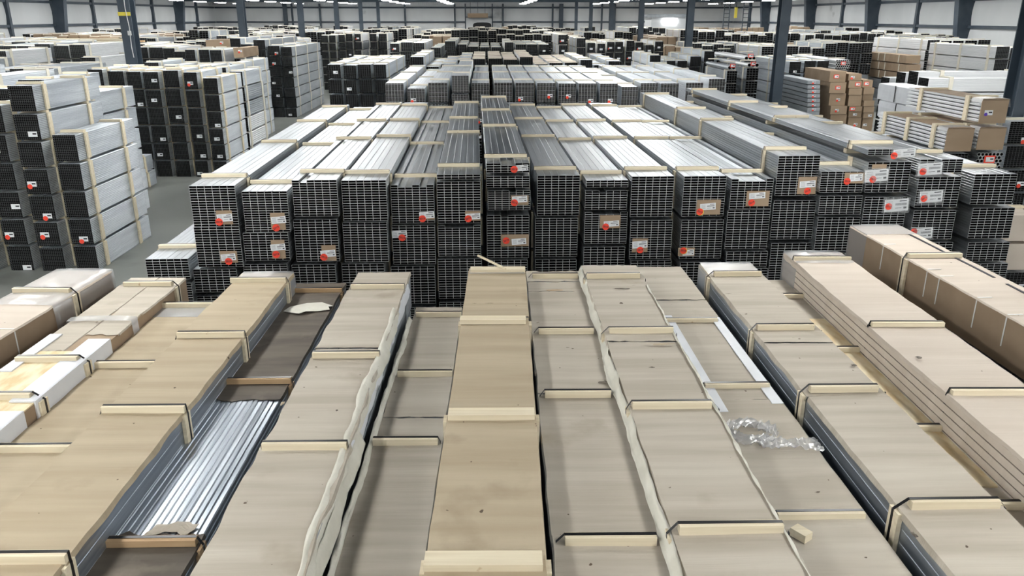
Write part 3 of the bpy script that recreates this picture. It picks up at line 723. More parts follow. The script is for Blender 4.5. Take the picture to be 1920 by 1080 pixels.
def column(cx, w, Y, ztop, lh, L, label, group, nvis=99, body='alu_side', nx=8, nz=10, tagp=.35, batt=True, cover=None, cap=None, rot=0, jit=.02, detail=False, red=.4, color='black-ended'):
    n = max(1, round(ztop/lh)); h = ztop/n; gap = .036
    occ(cx-w/2-.06, cx+w/2+.06, Y-.15, Y+L+.15)
    for k in range(n):
        zb = ztop-(k+1)*h; hh = h-gap
        x = cx+rb.uniform(-jit, jit); y = Y+rb.uniform(-.03, .03)
        if k < nvis and Y < STUFFY:
            if detail:
                o = empty('tube_bundle' if not cap else 'long_carton', (x, y, zb+.0), rot)
                bo = link('tube_stack' if not cap else 'carton', bundle_mesh(w, hh, L, nx, nz, body, True, False, None, cap), o)
                e = .1*L; ys = [e, L/2, L-e] if L > 3 else [e+.08, L-e-.25]
                for yy in ys:
                    b_ = link('batten', batten_mesh(w+.01, .033, .07), o); b_.location = (0, yy, hh+.0015)
                    for sx in (-1, 1): side_batten(o, sx*(w/2+.014), yy, .004, hh-.002)
            else:
                o = link('tube_bundle' if not cap else 'carton', bundle_mesh(w, hh, L, nx, nz, body, True, batt, cover, cap))
                o.location = (x, y, zb); o.rotation_euler.z = rot
            if rb.random() < tagp:
                lb = link('shipping_label', small_label(1 if rb.random() < red else 0), o)
                lb.location = (rb.uniform(-.25, .3)*w, -.008, rb.uniform(.12, .5)*hh)
            if n == 1: lay = 'low single layer'
            else: lay = 'lowest' if k == n-1 else LAY[k]
            tag(o, f'{color} {"carton" if cap else "bundle"}, {lay}, {label}', 'bundle' if not cap else 'carton', group)
            COUNT[0] += 1
        else:
            stuff_bundle(x, y, zb, w, hh, L, rb.choice([0, 4]), 5, 7)
            if k < 3 and rb.random() < tagp: STUFF.box(x-.06, x+.06, y-.006, y-.001, zb+hh*.3, zb+hh*.3+.07, 7); STUFF.box(x-.1, x-.05, y-.007, y-.0065, zb+hh*.3-.02, zb+hh*.3+.03, 8) if rb.random() < red else 0
def cluster(name, Y, L, lh, cols, nvis=99, **kw):
    """cols: (xl, xr, ytop) of each near face as seen, left to right"""
    for i, (xl, xr, yt) in enumerate(cols):
        a = at(xl, yt, Y); b = at(xr, yt, Y)
        column((a.x+b.x)/2, b.x-a.x-.035, Y, a.z, lh, L, f'{ORD[i]} stack from left, {name}', f'bundles in the {name}', nvis, **kw)

for near, a_, zb_, w_, h_, L_, nx_ in PEND:
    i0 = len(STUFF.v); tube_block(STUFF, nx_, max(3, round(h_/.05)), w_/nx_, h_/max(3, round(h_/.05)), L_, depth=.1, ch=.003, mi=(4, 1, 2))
    for y in (1.0, 3.2, L_-.3): STUFF.box(-w_/2, w_/2, y-.04, y+.04, h_+.001, h_+.039, 3)
    T = Matrix.Translation((near.x, near.y, zb_)) @ Matrix.Rotation(a_, 4, 'Z')
    for q in range(i0, len(STUFF.v)): STUFF.v[q] = tuple(T @ Vector(STUFF.v[q]))
# A: high stacks at the left edge
AK = dict(detail=True, nx=12, nz=15, tagp=.45, jit=.008)
cluster('front row at left edge', 10.85, 1.85, .385, [(-112, -58, 250), (-50, 1, 193), (8, 60, 156), (95, 143, 248)], **AK)
for i, (cx, zt) in enumerate([(-7.62, 2.36), (-7.1, 2.5), (-6.56, 2.26)]):
    column(cx, .40, 12.95, zt, .385, 1.85, f'{ORD[i]} stack from left, second row at left edge', 'bundles in the second row at left edge', 6, **AK)
column(-7.33, .42, 15.3, .68, .34, 1.75, 'short pile beside the left aisle', 'short pile beside the left aisle', 9, **AK)
for i, (cx, zt) in enumerate([(-10.2, 2.5), (-9.7, 2.25), (-9.2, 2.4), (-8.72, 2.05)]):
    column(cx, .44, 15.1, zt, .385, 2.2, f'{ORD[i]} stack from left, third row at left edge', 'bundles in the third row at left edge', 3, nx=10, nz=12, tagp=.3)
# B
BK = dict(detail=True, nx=10, nz=13, tagp=.5, jit=.006, red=.15)
bc = [(162, 193, 127), (200, 232, 130), (235, 265, 131), (266, 297, 132), (302, 333, 129), (342, 370, 133), (378, 407, 144)]
cluster('dark block before the left post', 17.8, 1.75, .385, bc, **BK)
for i, (xl, xr, yt) in enumerate(bc):
    a = at(xl, yt, 17.8); b = at(xr, yt, 17.8)
    column((a.x+b.x)/2, b.x-a.x-.035, 19.75, a.z+rb.uniform(-.1, .08), .385, 1.75, f'{ORD[i]} stack from left, row behind the dark block', 'bundles in the row behind the dark block', 1, nx=8, nz=10)
# C, D, E
cluster('narrow stack right of the left post', 21.9, 3.3, .385, [(418, 443, 117)], nx=8, nz=10)
cluster('trio right of the left post', 26.2, 2.0, .385, [(346, 366, 91), (370, 391, 91), (392, 415, 92)], nvis=2, nx=8, nz=10)
cluster('tall dark wall of bundles', 28.9, 5.0, .335, [(429, 450, 70), (451, 473, 81), (474, 497, 73), (500, 523, 84), (525, 547, 86)], nx=8, nz=10, body='grey_paint', jit=.012)
cluster('group behind the aisle end', 21.2, 5.2, .40, [(612, 640, 118), (642, 668, 120), (670, 697, 118), (699, 725, 118)], nvis=4, nx=6, nz=12, red=.1)
# F rows
f1 = [(720, 758, 153), (762, 798, 163), (801, 840, 152), (845, 880, 139), (883, 919, 153), (925, 962, 152), (965, 1003, 152), (1006, 1043, 153), (1046, 1082, 154), (1084, 1121, 154), (1124, 1160, 154), (1164, 1198, 160), (1200, 1235, 153), (1238, 1275, 154), (1285, 1320, 152), (1328, 1362, 145)]
rb.seed(5)
for i, (xl, xr, yt) in enumerate(f1):
    Y = 19.2; a = at(xl, yt, Y); b = at(xr, yt, Y)
    column((a.x+b.x)/2, b.x-a.x-.04, Y, a.z, .46, 7.4, f'{ORD[i]} stack from left, row beyond the middle block', 'tube bundles in the row beyond the middle block', 2, nx=6, nz=16, tagp=.4, red=.9, jit=.005, color='silver')
    z2 = a.z+rb.uniform(-.05, .25)
    if i >= 14: continue
    cv = 'card_pale' if 4 <= i <= 10 and rb.random() < .8 else None
    column((a.x+b.x)/2-.1, b.x-a.x-.04, 26.95, z2, .46, 5.8, f'{ORD[i]} stack from left, second row beyond the middle block', 'tube bundles in the second row beyond the middle block', 1, nx=6, nz=10, tagp=.1, jit=.005, cover=cv, color='pale-topped' if cv else 'grey')
gcol = [(730, 748, 80), (750, 772, 78), (773, 795, 79), (807, 826, 88), (834, 855, 76), (857, 875, 82), (877, 897, 86), (900, 918, 87), (921, 940, 87), (945, 962, 78), (966, 986, 82), (988, 1008, 82), (1011, 1031, 82)]
cluster('far centre row of faces', 35.5, 6, .42, gcol, nvis=2, nx=6, nz=9, tagp=.3, color='grey', cover='wood_far')
cluster('far dark group left of centre', 40, 3, .39, [(600, 614, 65), (616, 629, 65), (633, 646, 64), (648, 661, 62), (664, 677, 62), (692, 706, 62), (709, 725, 62)], nvis=3, nx=6, nz=8, tagp=.3)
cluster('tall stacks right of centre', 33, 3.2, .40, [(1047, 1064, 64), (1081, 1099, 70), (1101, 1117, 79), (1119, 1135, 80), (1137, 1152, 77), (1154, 1170, 77), (1174, 1190, 75), (1192, 1207, 78), (1210, 1226, 83), (1228, 1245, 76)], nvis=4, nx=6, nz=9, tagp=.6, red=.5)
cluster('grid-ended group right of centre', 28, 3.5, .37, [(1217, 1239, 102), (1250, 1268, 112), (1270, 1290, 112), (1293, 1315, 104), (1320, 1341, 94), (1343, 1364, 111)], nvis=3, nx=7, nz=9, tagp=.4)
cluster('tube stacks before the cartons', 27, 4, .375, [(1481, 1504, 114), (1508, 1531, 112), (1533, 1556, 112)], nx=8, nz=9, tagp=.6, red=.1)
cluster('dark row near the right wall', 41, 4, .40, [(1574, 1591, 76), (1593, 1608, 83), (1612, 1627, 83), (1629, 1644, 84), (1647, 1661, 83), (1664, 1678, 83), (1682, 1696, 83), (1699, 1713, 83), (1716, 1730, 82), (1733, 1747, 83)], nvis=2, nx=6, nz=8, tagp=.5, red=.8)
# cartons right
for j, (xl, xr, tops, nm) in enumerate([(1557, 1588, [133, 154, 175, 198, 214], 'left'), (1592, 1617, [138, 151, 165, 178, 199, 209, 220], 'middle'), (1619, 1639, [150, 164, 177, 188, 199, 211, 222], 'right')]):
    Y = 24.6; zs = [at(xl, t, Y).z for t in tops]+[0.0]
    for k in range(len(tops)):
        a = at(xl, tops[k], Y); b = at(xr, tops[k], Y); h = zs[k]-zs[k+1]-.01
        m = MB(); w = b.x-a.x-.01; m.box(-w/2, w/2, 0, 2.0, 0, h); o = m.build('carton', ['card_brown'])
        o.location = ((a.x+b.x)/2, Y+rb.uniform(-.05, .05), zs[k+1]+.002)
        tag(o, f'brown carton, {LAY[k]}, {nm} pile of the carton stacks right of the posts', 'carton', 'brown cartons in the right-hand piles')
        if rb.random() < .7:
            lb = link('shipping_label', small_label(rb.choice([0, 2, 1])), o); lb.location = (rb.uniform(-.1, .1), -.01, h*.5)
Y = 29.6
for k, (t0, t1) in enumerate([(103, 119), (120, 136), (137, 153)]):
    a = at(1700, t0, Y); b = at(1727, t0, Y); c = at(1700, t1, Y); w = b.x-a.x; h = a.z-c.z-.02
    m = MB(); m.box(-w/2, w/2, 0, 3.4, 0, h, 0)
    for y in (.5, 1.6, 2.1, 3.0): m.box(-w/2-.015, -w/2-.001, y, y+.05, 0, h, 1)
    o = m.build('long_carton', ['card_brown', 'wood_far']); o.location = ((a.x+b.x)/2, Y, c.z)
    tag(o, f'long brown carton, {LAY[k]} of the three-high strapped pile near right wall', 'carton', 'long brown cartons near the right wall')
    zlow = c.z
column((a.x+b.x)/2, w, Y, zlow-.02, .40, 3.4, 'pile under the long brown cartons', 'bundles under the long brown cartons', 1)
# pipe bundles
def pipes(label, xl, xr, yt, yb, Y, L, r=.04, body='alu_white', group='round pipe bundles', supp=True):
    a = at(xl, yt, Y); b = at(xr, yt, Y); c = at(xl, yb, Y)
    o = link('pipe_bundle', round_mesh(round(b.x-a.x, 2), round(a.z-c.z, 2), L, r, body)); o.location = ((a.x+b.x)/2, Y, c.z)
    tag(o, label, 'pipe bundle', group)
    lb = link('shipping_label', small_label(2), o); lb.location = (0, -.01, (a.z-c.z)*.6)
    if supp and c.z > .2: 
        n = max(1, round(c.z/.4))
        for k in range(n): stuff_bundle((a.x+b.x)/2, Y, c.z-(k+1)*c.z/n, b.x-a.x, c.z/n-.035, L, 4)
pipes('white round pipe bundle with red label, top, left of the second right post', 1397, 1420, 99, 113, 25.5, 3.5, .06)
pipes('white round pipe bundle with red label, lower, left of the second right post', 1402, 1424, 115, 126, 24.9, 3.5, .06, supp=True)
pipes('dark round pipe bundle, left of the white pipe bundles', 1365, 1384, 118, 131, 24.2, 2.5, .06, 'grey_paint')
pipes('honeycomb-ended round tube bundle beside the tube stacks', 1568, 1597, 111, 130, 26.9, 4, .034, 'alu_white')
# plastic-wrapped grey packs, three high
for k, (t0, t1) in enumerate([(172, 207), (208, 243), (244, 279)]):
    Y = 16.6; a = at(1755, t0, Y); c = at(1755, t1, Y); w = .62; h = a.z-c.z-.02; L = 2.5
    m = MB(); P1 = []
    for j in range(13):
        y = L*j/12; P1.append([(x+.012*noise.noise(Vector((y*2, x, k*5))), y, z) for x, z in ((-w/2, 0), (-w/2, h*.3), (-w/2-.01, h*.6), (-w/2, h*.97), (-w/2+.03, h), (0, h+.01), (w/2, h), (w/2, 0))])
    m.grid(P1); m.v += [P1[0][0], P1[0][3], P1[0][6], P1[0][7]]; n0 = len(m.v)-4; m.f.append((n0, n0+3, n0+2, n0+1)); m.m.append(0)
    for y in (.35, 1.65): m.box(-w/2-.016, -w/2-.012, y, y+.03, 0, h, 1)
    o = m.build('wrapped_pack', ['foam' if k else 'foam', 'strap']); o.location = (a.x+w/2, Y, c.z)
    tag(o, f'grey-white plastic-wrapped pack with black straps, {LAY[k]}, near the right post', 'pack', 'plastic-wrapped packs near the right post')
    if c.z > .1 and k == 2:
        column(a.x+w/2, w, Y, c.z-.01, .42, 2.5, 'under the plastic-wrapped packs', 'bundles under the plastic-wrapped packs', 2)
# white channel bundles with carton ends
def channel_pack(label, xl, xr, yt, yb, Y, L, nb=2):
    a = at(xl, yt, Y); b = at(xr, yt, Y); c = at(xl, yb, Y); w = b.x-a.x; h = a.z-c.z
    root = empty('channel_bundle', ((a.x+b.x)/2, Y, c.z)); tag(root, label, 'bundle', 'white channel bundles with carton ends')
    m = MB(); n = 6; t = h/n
    for k in range(n):
        m.box(-w/2+.02, w/2-.02, .02, L, k*t+.2*t, k*t+t*.95); m.box(-w/2, w/2, .05, L, k*t+.42*t, k*t+.72*t)
    m.build('channels', ['alu_white'], root)
    m = MB(); m.box(-w/2, w/2, .0, .015, 0, h); m.box(-w/2, w/2, .0, L*.9, h*.985, h+.004); m.build('end_card', ['card_brown'], root)
    for y in ([.3, L-.5] if nb == 2 else [.3, L/2, L-.3]):
        m = MB()
        for sx in (-1, 1): m.box(sx*(w/2+.014)-.012, sx*(w/2+.014)+.012, y, y+.09, 0, h+.03)
        m.box(-w/2, w/2, y, y+.09, h+.005, h+.03)
        m.build('batten', ['wood'], root)
    m = MB(); P1 = [[(x, y, h*.98+zz) for x, zz in ((-w/2-.02, -.04), (-w/2, .02), (0, .03), (w/2, .02), (w/2+.03, -.1))] for y in (-.01, .12, .25)]; m.grid(P1)
    m.build('plastic_wrap', ['plastic'], root)
    return root, w, h, c.z
r1, w1, h1, zb1 = channel_pack('white channel bundle with brown card end and purple-dotted label, top right pile', 1843, 1893, 187, 231, 11.3, 2.1)
lb = link('shipping_label', small_label(0), r1); lb.location = (-.08, -.01, h1*.45)
m = MB(); disc(m, 0, 0, 0, .025, 0, 12); o = m.build('round_sticker', [mat('purple_sticker', (.10, .04, .45), .5)], r1); o.location = (-.12, -.014, h1*.38); o['label'] = 'purple round sticker'
r2, w2, h2, zb2 = channel_pack('white channel bundle with brown card end, directly under the topmost right one', 1838, 1888, 240, 281, 11.3, 2.1)
pipes('honeycomb-ended grey tube bundle beneath the carton-ended bundles by right post', 1833, 1883, 286, 318, 11.3, 2.1, .028, 'alu')
r3, w3, h3, zb3 = channel_pack('white channel bundle with blank brown card end, left lower neighbour in right pile', 1778, 1828, 241, 284, 11.2, 2.1, 3)
column(r3.location.x, w3, 11.25, zb3-.01, .40, 2.1, 'pile under the left carton-ended bundle', 'bundles under the carton-ended bundles', 4, detail=True, nx=8, nz=10)
# dark stacks at the right edge, cream packs near the right edge
for i, (xl, xr, yt, Y) in enumerate([(1900, 1950, 224, 12.2), (1957, 2010, 215, 12.2), (1893, 1912, 190, 15.6)]):
    a = at(xl, yt, Y); b = at(xr, yt, Y); column((a.x+b.x)/2, b.x-a.x, Y, a.z, .40, 2, f'{ORD[i]} stack, at the right edge', 'bundles at the right edge', 5, nx=8, nz=11, red=.9, tagp=.7)
for i, (t0, t1) in enumerate([(404, 452), (458, 506)]):
    Y = 9.6; a = at(1893, t0, Y); b = at(1950, t0, Y); c = at(1893, t1, Y); w = b.x-a.x; h = a.z-c.z
    root = empty('covered_bundle', ((a.x+b.x)/2, Y, c.z)); m = MB(); m.box(-w/2, w/2, 0, 2, 0, h); m.build('carton', ['card_pale'], root)
    battens(root, w, h, [.4, 1.5], side=-1); tag(root, f'cream card-wrapped bundle, {["upper", "lower"][i]} one at the right edge beyond the carton', 'bundle', 'cream card-wrapped bundles at the right edge')
column((a.x+b.x)/2, w, Y, c.z-.01, .6, 2.0, 'under the cream bundles at the right edge', 'bundles under the cream ones at the right edge', 1)
# bundles lying crosswise near the right post
for q, (xl, yt, yb, Y, L) in enumerate([(1733, 143, 160, 19.4, 4.6), (1714, 131, 156, 20.1, 5.0), (1691, 133, 153, 20.8, 5.4), (1661, 142, 155, 21.5, 4.0)]):
    a = at(xl, yt, Y); c = at(xl, yb, Y); n = max(1, round(a.z/.36)); h = a.z/n
    occ(a.x-.1, a.x+L+.1, Y-.3, Y+.3)
    for k in range(n):
        o = link('tube_bundle', bundle_mesh(.46, h-.036, L, 6, 9, 'alu_white')); o.location = (a.x, Y, a.z-(k+1)*h); o.rotation_euler.z = -math.pi/2
        tag(o, f'long bundle lying crosswise, {LAY[k]}, {ORD[q]} row counted from front, near right post', 'bundle', 'crosswise bundles near the right post')
# flat layered pile with labels, left of the tube stacks
for k in range(7):
    t = 144+k*8; Y = 25.9; a = at(1481, t, Y); b = at(1503, t, Y); w = b.x-a.x
    m = MB(); m.box(-w/2, w/2, 0, 3, 0, .11); o = m.build('flat_bundle', ['grey_paint']); o.location = ((a.x+b.x)/2, Y-1.5, a.z-.115-.02*0)
    lb = link('shipping_label', small_label(1), o); lb.scale = (1, 1, .8); lb.location = (0, -.01, .055)
    tag(o, f'thin flat bundle with red-dotted label, {LAY[k]}, pile left of tube stacks', 'bundle', 'thin flat bundles with red labels')
    zz = a.z-.12
STUFF.box((a.x+b.x)/2-w/2, (a.x+b.x)/2+w/2, Y-1.5, Y+1.5, 0, zz, 4)
# cartons on the far left, beside the dark wall
for q, (xl, xr, yt, yb, Y, lab) in enumerate([(385, 428, 75, 90, 31.8, 'wide pale brown carton atop the stacks left of the tall dark wall'), (437, 455, 90, 108, 26.5, 'small brown carton with red label between trio and dark wall')]):
    a = at(xl, yt, Y); b = at(xr, yt, Y); c = at(xl, yb, Y); m = MB(); w = b.x-a.x; m.box(-w/2, w/2, 0, 1.8, 0, a.z-c.z); o = m.build('carton', ['card_brown']); o.location = ((a.x+b.x)/2, Y, c.z)
    lb = link('shipping_label', small_label(1), o); lb.location = (w*.2, -.01, .2); tag(o, lab, 'carton')
    stuff_bundle((a.x+b.x)/2, Y, 0.005, w, c.z-.04, 1.8, 4)
# lumber heap
for k in range(14):
    m = MB(); L = rb.uniform(2.4, 4.2); m.box(0, L, 0, .16, 0, .07); o = m.build('lumber_board', ['wood' if k % 3 else 'wood_old'])
    p = at(38+rb.uniform(0, 30), 78, 34); o.location = (p.x, 34+(k % 5)*.2, 2.31+(k//5)*.085+(.0)); o.rotation_euler.z = rb.uniform(-.02, .02)
    tag(o, 'rough pine board in the heap on top of the far left stacks', 'board', 'pine boards heaped on the far left stacks')

# ------------------------------------------------------------------ far rows: beyond counting
def far_row(Y, x0, x1, zm, L=None, zv=.3, p_gap=.05, nx=4, nz=5, top=3, skip=()):
    x = x0; z = zm; run = 0; body = 0; cap = None
    while x < x1:
        if run <= 0:
            run = rb.randint(2, 6); z = zm+rb.uniform(-zv, zv); body = rb.choice([0, 0, 0, 4, 4]); LL = (L or rb.choice([2.0, 3.6, 3.6, 6.0]))
            cap = rb.choice([None]*7+[5]); dy = rb.uniform(-.5, .6)
            if rb.random() < p_gap: x += rb.uniform(.6, 1.6)
        run -= 1
        w = rb.uniform(.40, .48)
        if x+w > x1: break
        if Y+dy+LL > 89.2: dy = 89.2-Y-LL
        if not free(x-.03, x+w+.03, Y+dy-.1, Y+dy+LL+.1): x += w*.5; continue
        occ(x+.02, x+w-.02, Y+dy, Y+dy+LL)
        zz = z+rb.uniform(-.06, .06); h = .40
        for k in range(top): stuff_bundle(x+w/2, Y+dy+rb.uniform(-.05, .05), zz-(k+1)*h, w, h-.036, LL, body, nx, nz, cap)
        lo = zz-top*h-.03
        if lo > .1: STUFF.box(x+.01, x+w-.01, Y+dy+.05, Y+dy+LL, .0, lo, 4)
        x += w+rb.choice([.03, .05, .06])
for k in range(6): occ(-10.4, -9.7, 23.8+11*k-.4, 23.8+11*k+.4)
for k in range(-1, 6): occ(8.25, 8.95, 23.8+11*k-.4, 23.8+11*k+.4)
occ(14.3, 19.2, 71, 75.5); occ(20, 23.6, 65.7, 67.4); occ(1.0-2.6, 1.0+1.6, 87, 90)
rb.seed(21)
far_row(18.2, -13.2, -9.75, 2.45, 2.6, zv=.2, nx=9, nz=11)
far_row(21.6, -14.5, -10.6, 2.5, 2.2, zv=.2, nx=9, nz=11)
far_row(24.6, -16.2, -11.2, 2.5, 3.0, zv=.22, nx=9, nz=11)
far_row(28.8, -18.6, -10.0, 2.5, 3.0, zv=.22, nx=9, nz=11)
far_row(33.5, -21.6, -12.5, 2.32, 3.0, zv=.02, skip=((-20.5, -15.6),) if 0 else ())
far_row(36.2, -23.5, -7.9, 2.5, 3.2, zv=.25)
for Y in (44.5, 50.5, 57, 63.5, 70, 76.5, 82.5):
    far_row(Y, max(-27.7, -.68*Y), min(26.0, .68*Y), 2.42-(Y-44)*.004, None, zv=.33, nx=3, nz=4)
far_row(40.8, -26.5, -9.5, 2.4, 2.8)
far_row(36.8, 6.8, 13.5, 2.35, 3.2)
far_row(31.2, 7.6, 10.6, 2.1, 4.0)
far_row(31.8, 10.8, 15.6, 2.25, 3.4)
far_row(35.8, 14, 24, 2.35, 3.6)
far_row(25.8, 15.2, 17.5, 2.3, 4, nx=8, nz=9); far_row(30.5, 16.9, 21, 2.4, 4.4)
far_row(46, 15, 26, 2.35, 3)
so = STUFF.build('bundle_rows', SMATS)
tag(so, 'dense rows of strapped metal bundles filling the far floor to the walls', 'bundles', kind='stuff')

# ------------------------------------------------------------------ the building
XL, XR, YB, YF, ZC = -28.9, 27.1, 90.0, -12.0, 4.85
def struct(name, mb, mats, smooth=False): return tag(mb.build(name, mats, None, smooth), kind='structure')
m = MB(); m.box(XL-.2, XR+.2, YF, YB+.2, -.2, 0); struct('floor', m, ['floor'])
m = MB(); m.box(XL-.2, XR+.2, YF, YB+.2, ZC+.12, ZC+.3); struct('ceiling', m, ['roof'])
def bulged(p0, p1, nrm, bays, name):
    """wall lining that bellies out between posts and girts"""
    m = MB(); a = Vector(p0); d = Vector(p1)-a; nb = bays*6; zs = [0, 1.4, 2.85, 4.3, ZC+.2]; P1 = []
    zz = []
    for q in range(4): zz += [zs[q]+(zs[q+1]-zs[q])*t/5 for t in range(5)]
    zz.append(zs[-1])
    for z in zz:
        q = max(i for i in range(4) if zs[i] <= z+1e-6) if z < zs[-1] else 3
        v = (z-zs[q])/(zs[q+1]-zs[q]); row = []
        for i in range(nb*2+1):
            u = i/(nb*2); s = (u*bays) % 1
            b = .10*math.sin(math.pi*min(max(v, 0), 1))*math.sin(math.pi*s)**.5 if 0 < s < 1 else 0
            p = a+d*u+Vector(nrm)*b; row.append((p.x, p.y, z))
        P1.append(row)
    m.grid(P1); return struct(name, m, ['wall'], True)
bulged((XL, YF, 0), (XL, YB, 0), (1, 0, 0), 19, 'wall_left')
bulged((XR, YB, 0), (XR, YF, 0), (-1, 0, 0), 19, 'wall_right')
bulged((XL, YB, 0), (XR, YB, 0), (0, -1, 0), 9, 'wall_back')
m = MB(); m.box(XL, XR, YF-.2, YF, 0, ZC+.2); struct('wall_front', m, ['wall'])
tn = [0]
def trim(m, mats=('navy',)):
    tn[0] += 1; return struct(f'trim_{tn[0]}', m, list(mats))
for z in (1.4, 2.85, 4.3):
    for a in ((XL+.02, XL+.2, YF, YB-.3), (XR-.2, XR-.02, YF, YB-.3), (XL+.2, XR-.2, YB-.2, YB-.02)):
        m = MB(); m.box(*a, z-.08, z+.08); trim(m)
bay = 11.0; y0f = 23.8-3*bay
fy = [y0f+bay*k for k in range(0, 10) if y0f+bay*k < YB-1 and y0f+bay*k > YF]
for y in fy:
    for sx, X in ((1, XL), (-1, XR)):
        m = MB()                          # tapered frame column
        for (xa, wa, xb, wb) in ((0, .45, 0, .95),):
            v = [(X, y-.22, 0), (X+sx*.45, y-.22, 0), (X+sx*1.0, y-.22, ZC), (X, y-.22, ZC)]
            b = len(m.v); m.v += v+[(p[0], y+.22, p[2]) for p in v]
            for f in ((0, 1, 2, 3), (7, 6, 5, 4), (0, 4, 5, 1), (1, 5, 6, 2), (2, 6, 7, 3), (3, 7, 4, 0)): m.f.append(tuple(b+i for i in f)); m.m.append(0)
        trim(m)
        m = MB(); m.box(min(X, X+sx*.25), max(X, X+sx*.25), y+bay/2-.12, y+bay/2+.12, 0, ZC); trim(m)
    m = MB(); m.box(XL, XR, y-.1, y+.1, ZC-.12, ZC+.1); trim(m)
m = MB()
y = YF+.7
while y < YB: m.box(XL, XR, y-.04, y+.04, ZC, ZC+.13); y += 1.6
trim(m)
m = MB()                                  # corrugated closure strip above the back wall and eaves
for i in range(280): x = XL+i*.2; m.box(x, x+.11, YB-.26, YB-.02, 4.52, ZC); 
m.box(XL, XR, YB-.15, YB-.02, 4.52, ZC); trim(m, ['alu_white'])
for px in (536, 549, 601, 632, 760, 853, 943, 1036, 1052, 1128, 1150, 1290):
    p = at(px, 40, YB-.3); w = .09 if px not in (536, 632, 1052, 1150) else .22
    m = MB(); m.box(p.x-w, p.x+w, YB-.38, YB-.2, 0, 4.7); trim(m)
# roller door track, arched opening
pc = at(898, 47, YB-.4); m = MB()
m.box(pc.x-1.45, pc.x+1.45, YB-.42, YB-.3, 0, 3.35, 0)
m.box(pc.x-1.5, pc.x-1.38, YB-.5, YB-.3, 0, 4.7, 1); m.box(pc.x+1.38, pc.x+1.5, YB-.5, YB-.3, 0, 4.7, 1); m.box(pc.x-1.5, pc.x+1.5, YB-.5, YB-.3, 3.3, 3.38, 1)
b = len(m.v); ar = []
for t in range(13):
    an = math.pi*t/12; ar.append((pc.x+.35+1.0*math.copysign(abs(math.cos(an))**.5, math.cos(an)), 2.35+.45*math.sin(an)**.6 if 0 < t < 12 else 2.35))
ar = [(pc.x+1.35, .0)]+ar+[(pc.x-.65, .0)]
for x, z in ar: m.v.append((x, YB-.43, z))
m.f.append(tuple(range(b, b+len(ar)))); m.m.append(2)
tag(m.build('door_1', ['wall', 'navy', 'dark_void']), kind='structure')
p0, p1 = at(877, 25, YB-1.2), at(915, 33, YB-1.2); m = MB(); m.box(p0.x, p1.x, YB-2, YB-1.2, p1.z, p0.z, 0)
for x in (p0.x+.3, (p0.x+p1.x)/2, p1.x-.3): m.box(x-.02, x+.02, YB-1.7, YB-1.6, p0.z, ZC, 1)
m.box(p0.x, p1.x, YB-1.5, YB-.3, p1.z-.05, p1.z, 1)
tag(m.build('hanging_crate', ['card_brown', 'navy']), 'brown crate-like heater box hung above the arched opening in back wall', 'crate')
# mezzanine bay at right rear with bright light
p0, p1 = at(1222, 27, 72), at(1288, 50, 72); root = empty('white_booth', ((p0.x+p1.x)/2, 72, 0)); w = (p1.x-p0.x)/2
m = MB(); m.box(-w, w, 0, 3, 0, p0.z-.25); m.build('booth_wall', ['wall'], root)
m = MB(); m.box(-w*1.35, w*1.1, -.6, 3.2, p0.z-.2, p0.z-.08); m.box(-w*1.2, w*1.0, -.3, 3.2, p0.z-.06, p0.z+.02); m.build('canopy', ['grey_paint'], root)
m = MB(); m.box(-w*.35, w*.4, -.16, -.08, p0.z-.75, p0.z-.42); m.build('booth_lamp', [mat('booth_lamp_glow', (1, 1, 1), emit=9)], root)
tag(root, 'white booth with flat canopy and bright lamp by back wall, right side', 'booth')
p0 = at(1380, 25, 66); m = MB(); m.box(p0.x-.10, p0.x+.10, 66, 66.12, p0.z-.35, p0.z+.45); tag(m.build('yellow_hoist', ['yellow']), 'narrow yellow hoist hanging below the roof at right rear', 'hoist')
ho = bpy.data.objects['yellow_hoist']; m = MB(); m.box(p0.x-.02, p0.x+.02, 66, 66.05, p0.z+.4, ZC+.12); m.build('hoist_cable', ['navy'], ho)
for px in (1362, 1398):
    p = at(px, 35, 67); m2 = MB()
    for sx in (-.22, .22): m2.box(p.x+sx-.03, p.x+sx+.03, 67, 67.06, .0, 4.5)
    for k in range(14): m2.box(p.x-.22, p.x+.22, 67.01, 67.05, .3+k*.3, .34+k*.3)
    tag(m2.build('ladder', ['navy']), f'dark upright ladder {"left" if px < 1380 else "right"} of the yellow hoist', 'ladder')
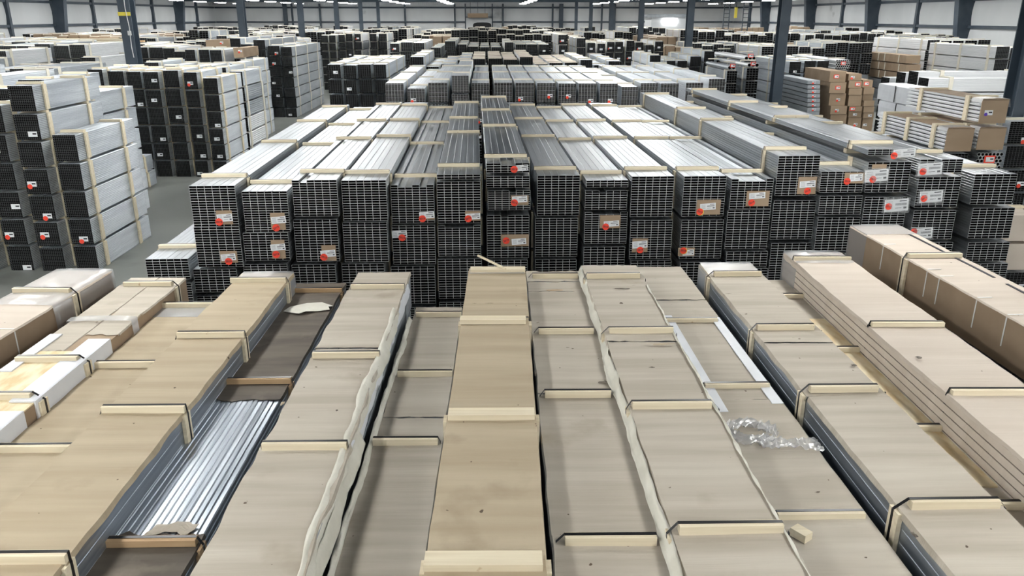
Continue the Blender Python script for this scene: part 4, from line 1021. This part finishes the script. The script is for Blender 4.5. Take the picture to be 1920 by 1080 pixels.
# interior posts
def post(X, Y, w, label, light=False, strap=False):
    m = MB(); f = .022; h = w*.55
    m.box(X-w/2, X+w/2, Y-h, Y-h+f, 0, ZC-.12); m.box(X-w/2, X+w/2, Y+h-f, Y+h, 0, ZC-.12); m.box(X-.012, X+.012, Y-h+f, Y+h-f, 0, ZC-.12)
    m.box(X-w*.8, X+w*.8, Y-w*.8, Y+w*.8, 0, .02)
    root = empty('steel_post', (0, 0, 0)); m.build('post_shaft', ['navy_light' if light else 'navy'], root)
    for o in root.children: o.location = (-X, -Y, 0)
    root.location = (X, Y, 0); tag(root, label, 'post', 'blue-grey steel posts'); return root
kk = ['nearest', 'second', 'third', 'fourth', 'fifth', 'sixth', 'seventh', 'eighth']
for k in range(6):
    Y = 23.8+bay*k; p = post(-10.05, Y, .33 if k == 0 else .28, f'blue-grey steel post, {kk[k]} in the left row of posts')
    if k == 0:
        m = MB(); m.box(-.17, .17, -.21, -.2, 3.42, 3.52); 
        for q in range(6): pass
        m.build('yellow_tape', ['yellow'], p)
        m = MB(); m.tube([(.07, -.21, 4.7), (.05, -.21, 3.6), (.09, -.21, 3.1), (.07, -.21, 2.6), (.09, -.21, 2.3)], .012, 6); m.box(.03, .12, -.24, -.2, 2.9, 3.02); m.build('conduit', ['lampbody'], p)
for k in range(-1, 6):
    Y = 23.8+bay*k; post(8.6, Y, .30 if k == -1 else .27, f'blue-grey steel post, {kk[k+1]} in the right row of posts')
# ceiling lights
lm = MB(); lm.box(-.35, .35, -.65, .65, .03, .10, 0); body_me = lm.mesh('light_housing', ['lampbody'])
lm = MB(); lm.box(-.33, .33, -.63, .63, 0, .028, 0); glow_me = lm.mesh('light_diffuser', ['lampglow'])
for X in (-24.5, -18.5, -13.2, -7.9, -3.5, 3.8, 11.2, 16.5, 23):
    Y = -9.5
    while Y < 88:
        r = bpy.data.objects.new('ceiling_light', None); C.objects.link(r); r.location = (X, Y, ZC-.26)
        a = bpy.data.objects.new('light_housing', body_me); C.objects.link(a); a.parent = r
        b = bpy.data.objects.new('light_diffuser', glow_me); C.objects.link(b); b.parent = r
        hg = MB(); 
        tag(r, 'unseen flat ceiling light added to brighten the foreground', 'light', 'rectangular ceiling lights under the roof')
        Y += 5.5
for Y in (-4.0,):  # extra unseen lamp behind the camera, added to brighten the foreground
    r = bpy.data.objects.new('ceiling_light', None); C.objects.link(r); r.location = (-.2, Y, ZC-.26)
    for nm, me_ in (('light_housing', body_me), ('light_diffuser', glow_me)):
        a = bpy.data.objects.new(nm, me_); C.objects.link(a); a.parent = r
    tag(r, 'unseen flat ceiling light added to brighten the foreground', 'light', 'rectangular ceiling lights under the roof')
# world and view
w = bpy.data.worlds.new('world'); bpy.context.scene.world = w; w.use_nodes = True
w.node_tree.nodes['Background'].inputs[0].default_value = (.8, .9, 1, 1); w.node_tree.nodes['Background'].inputs[1].default_value = .05
vs = bpy.context.scene.view_settings; vs.view_transform = 'Standard'; vs.look = 'None'; vs.exposure = -0.28; vs.gamma = 1; vs.use_curve_mapping = False
print('individual bundles', COUNT[0], 'objects', len(bpy.data.objects), 'stuff faces', len(STUFF.f))
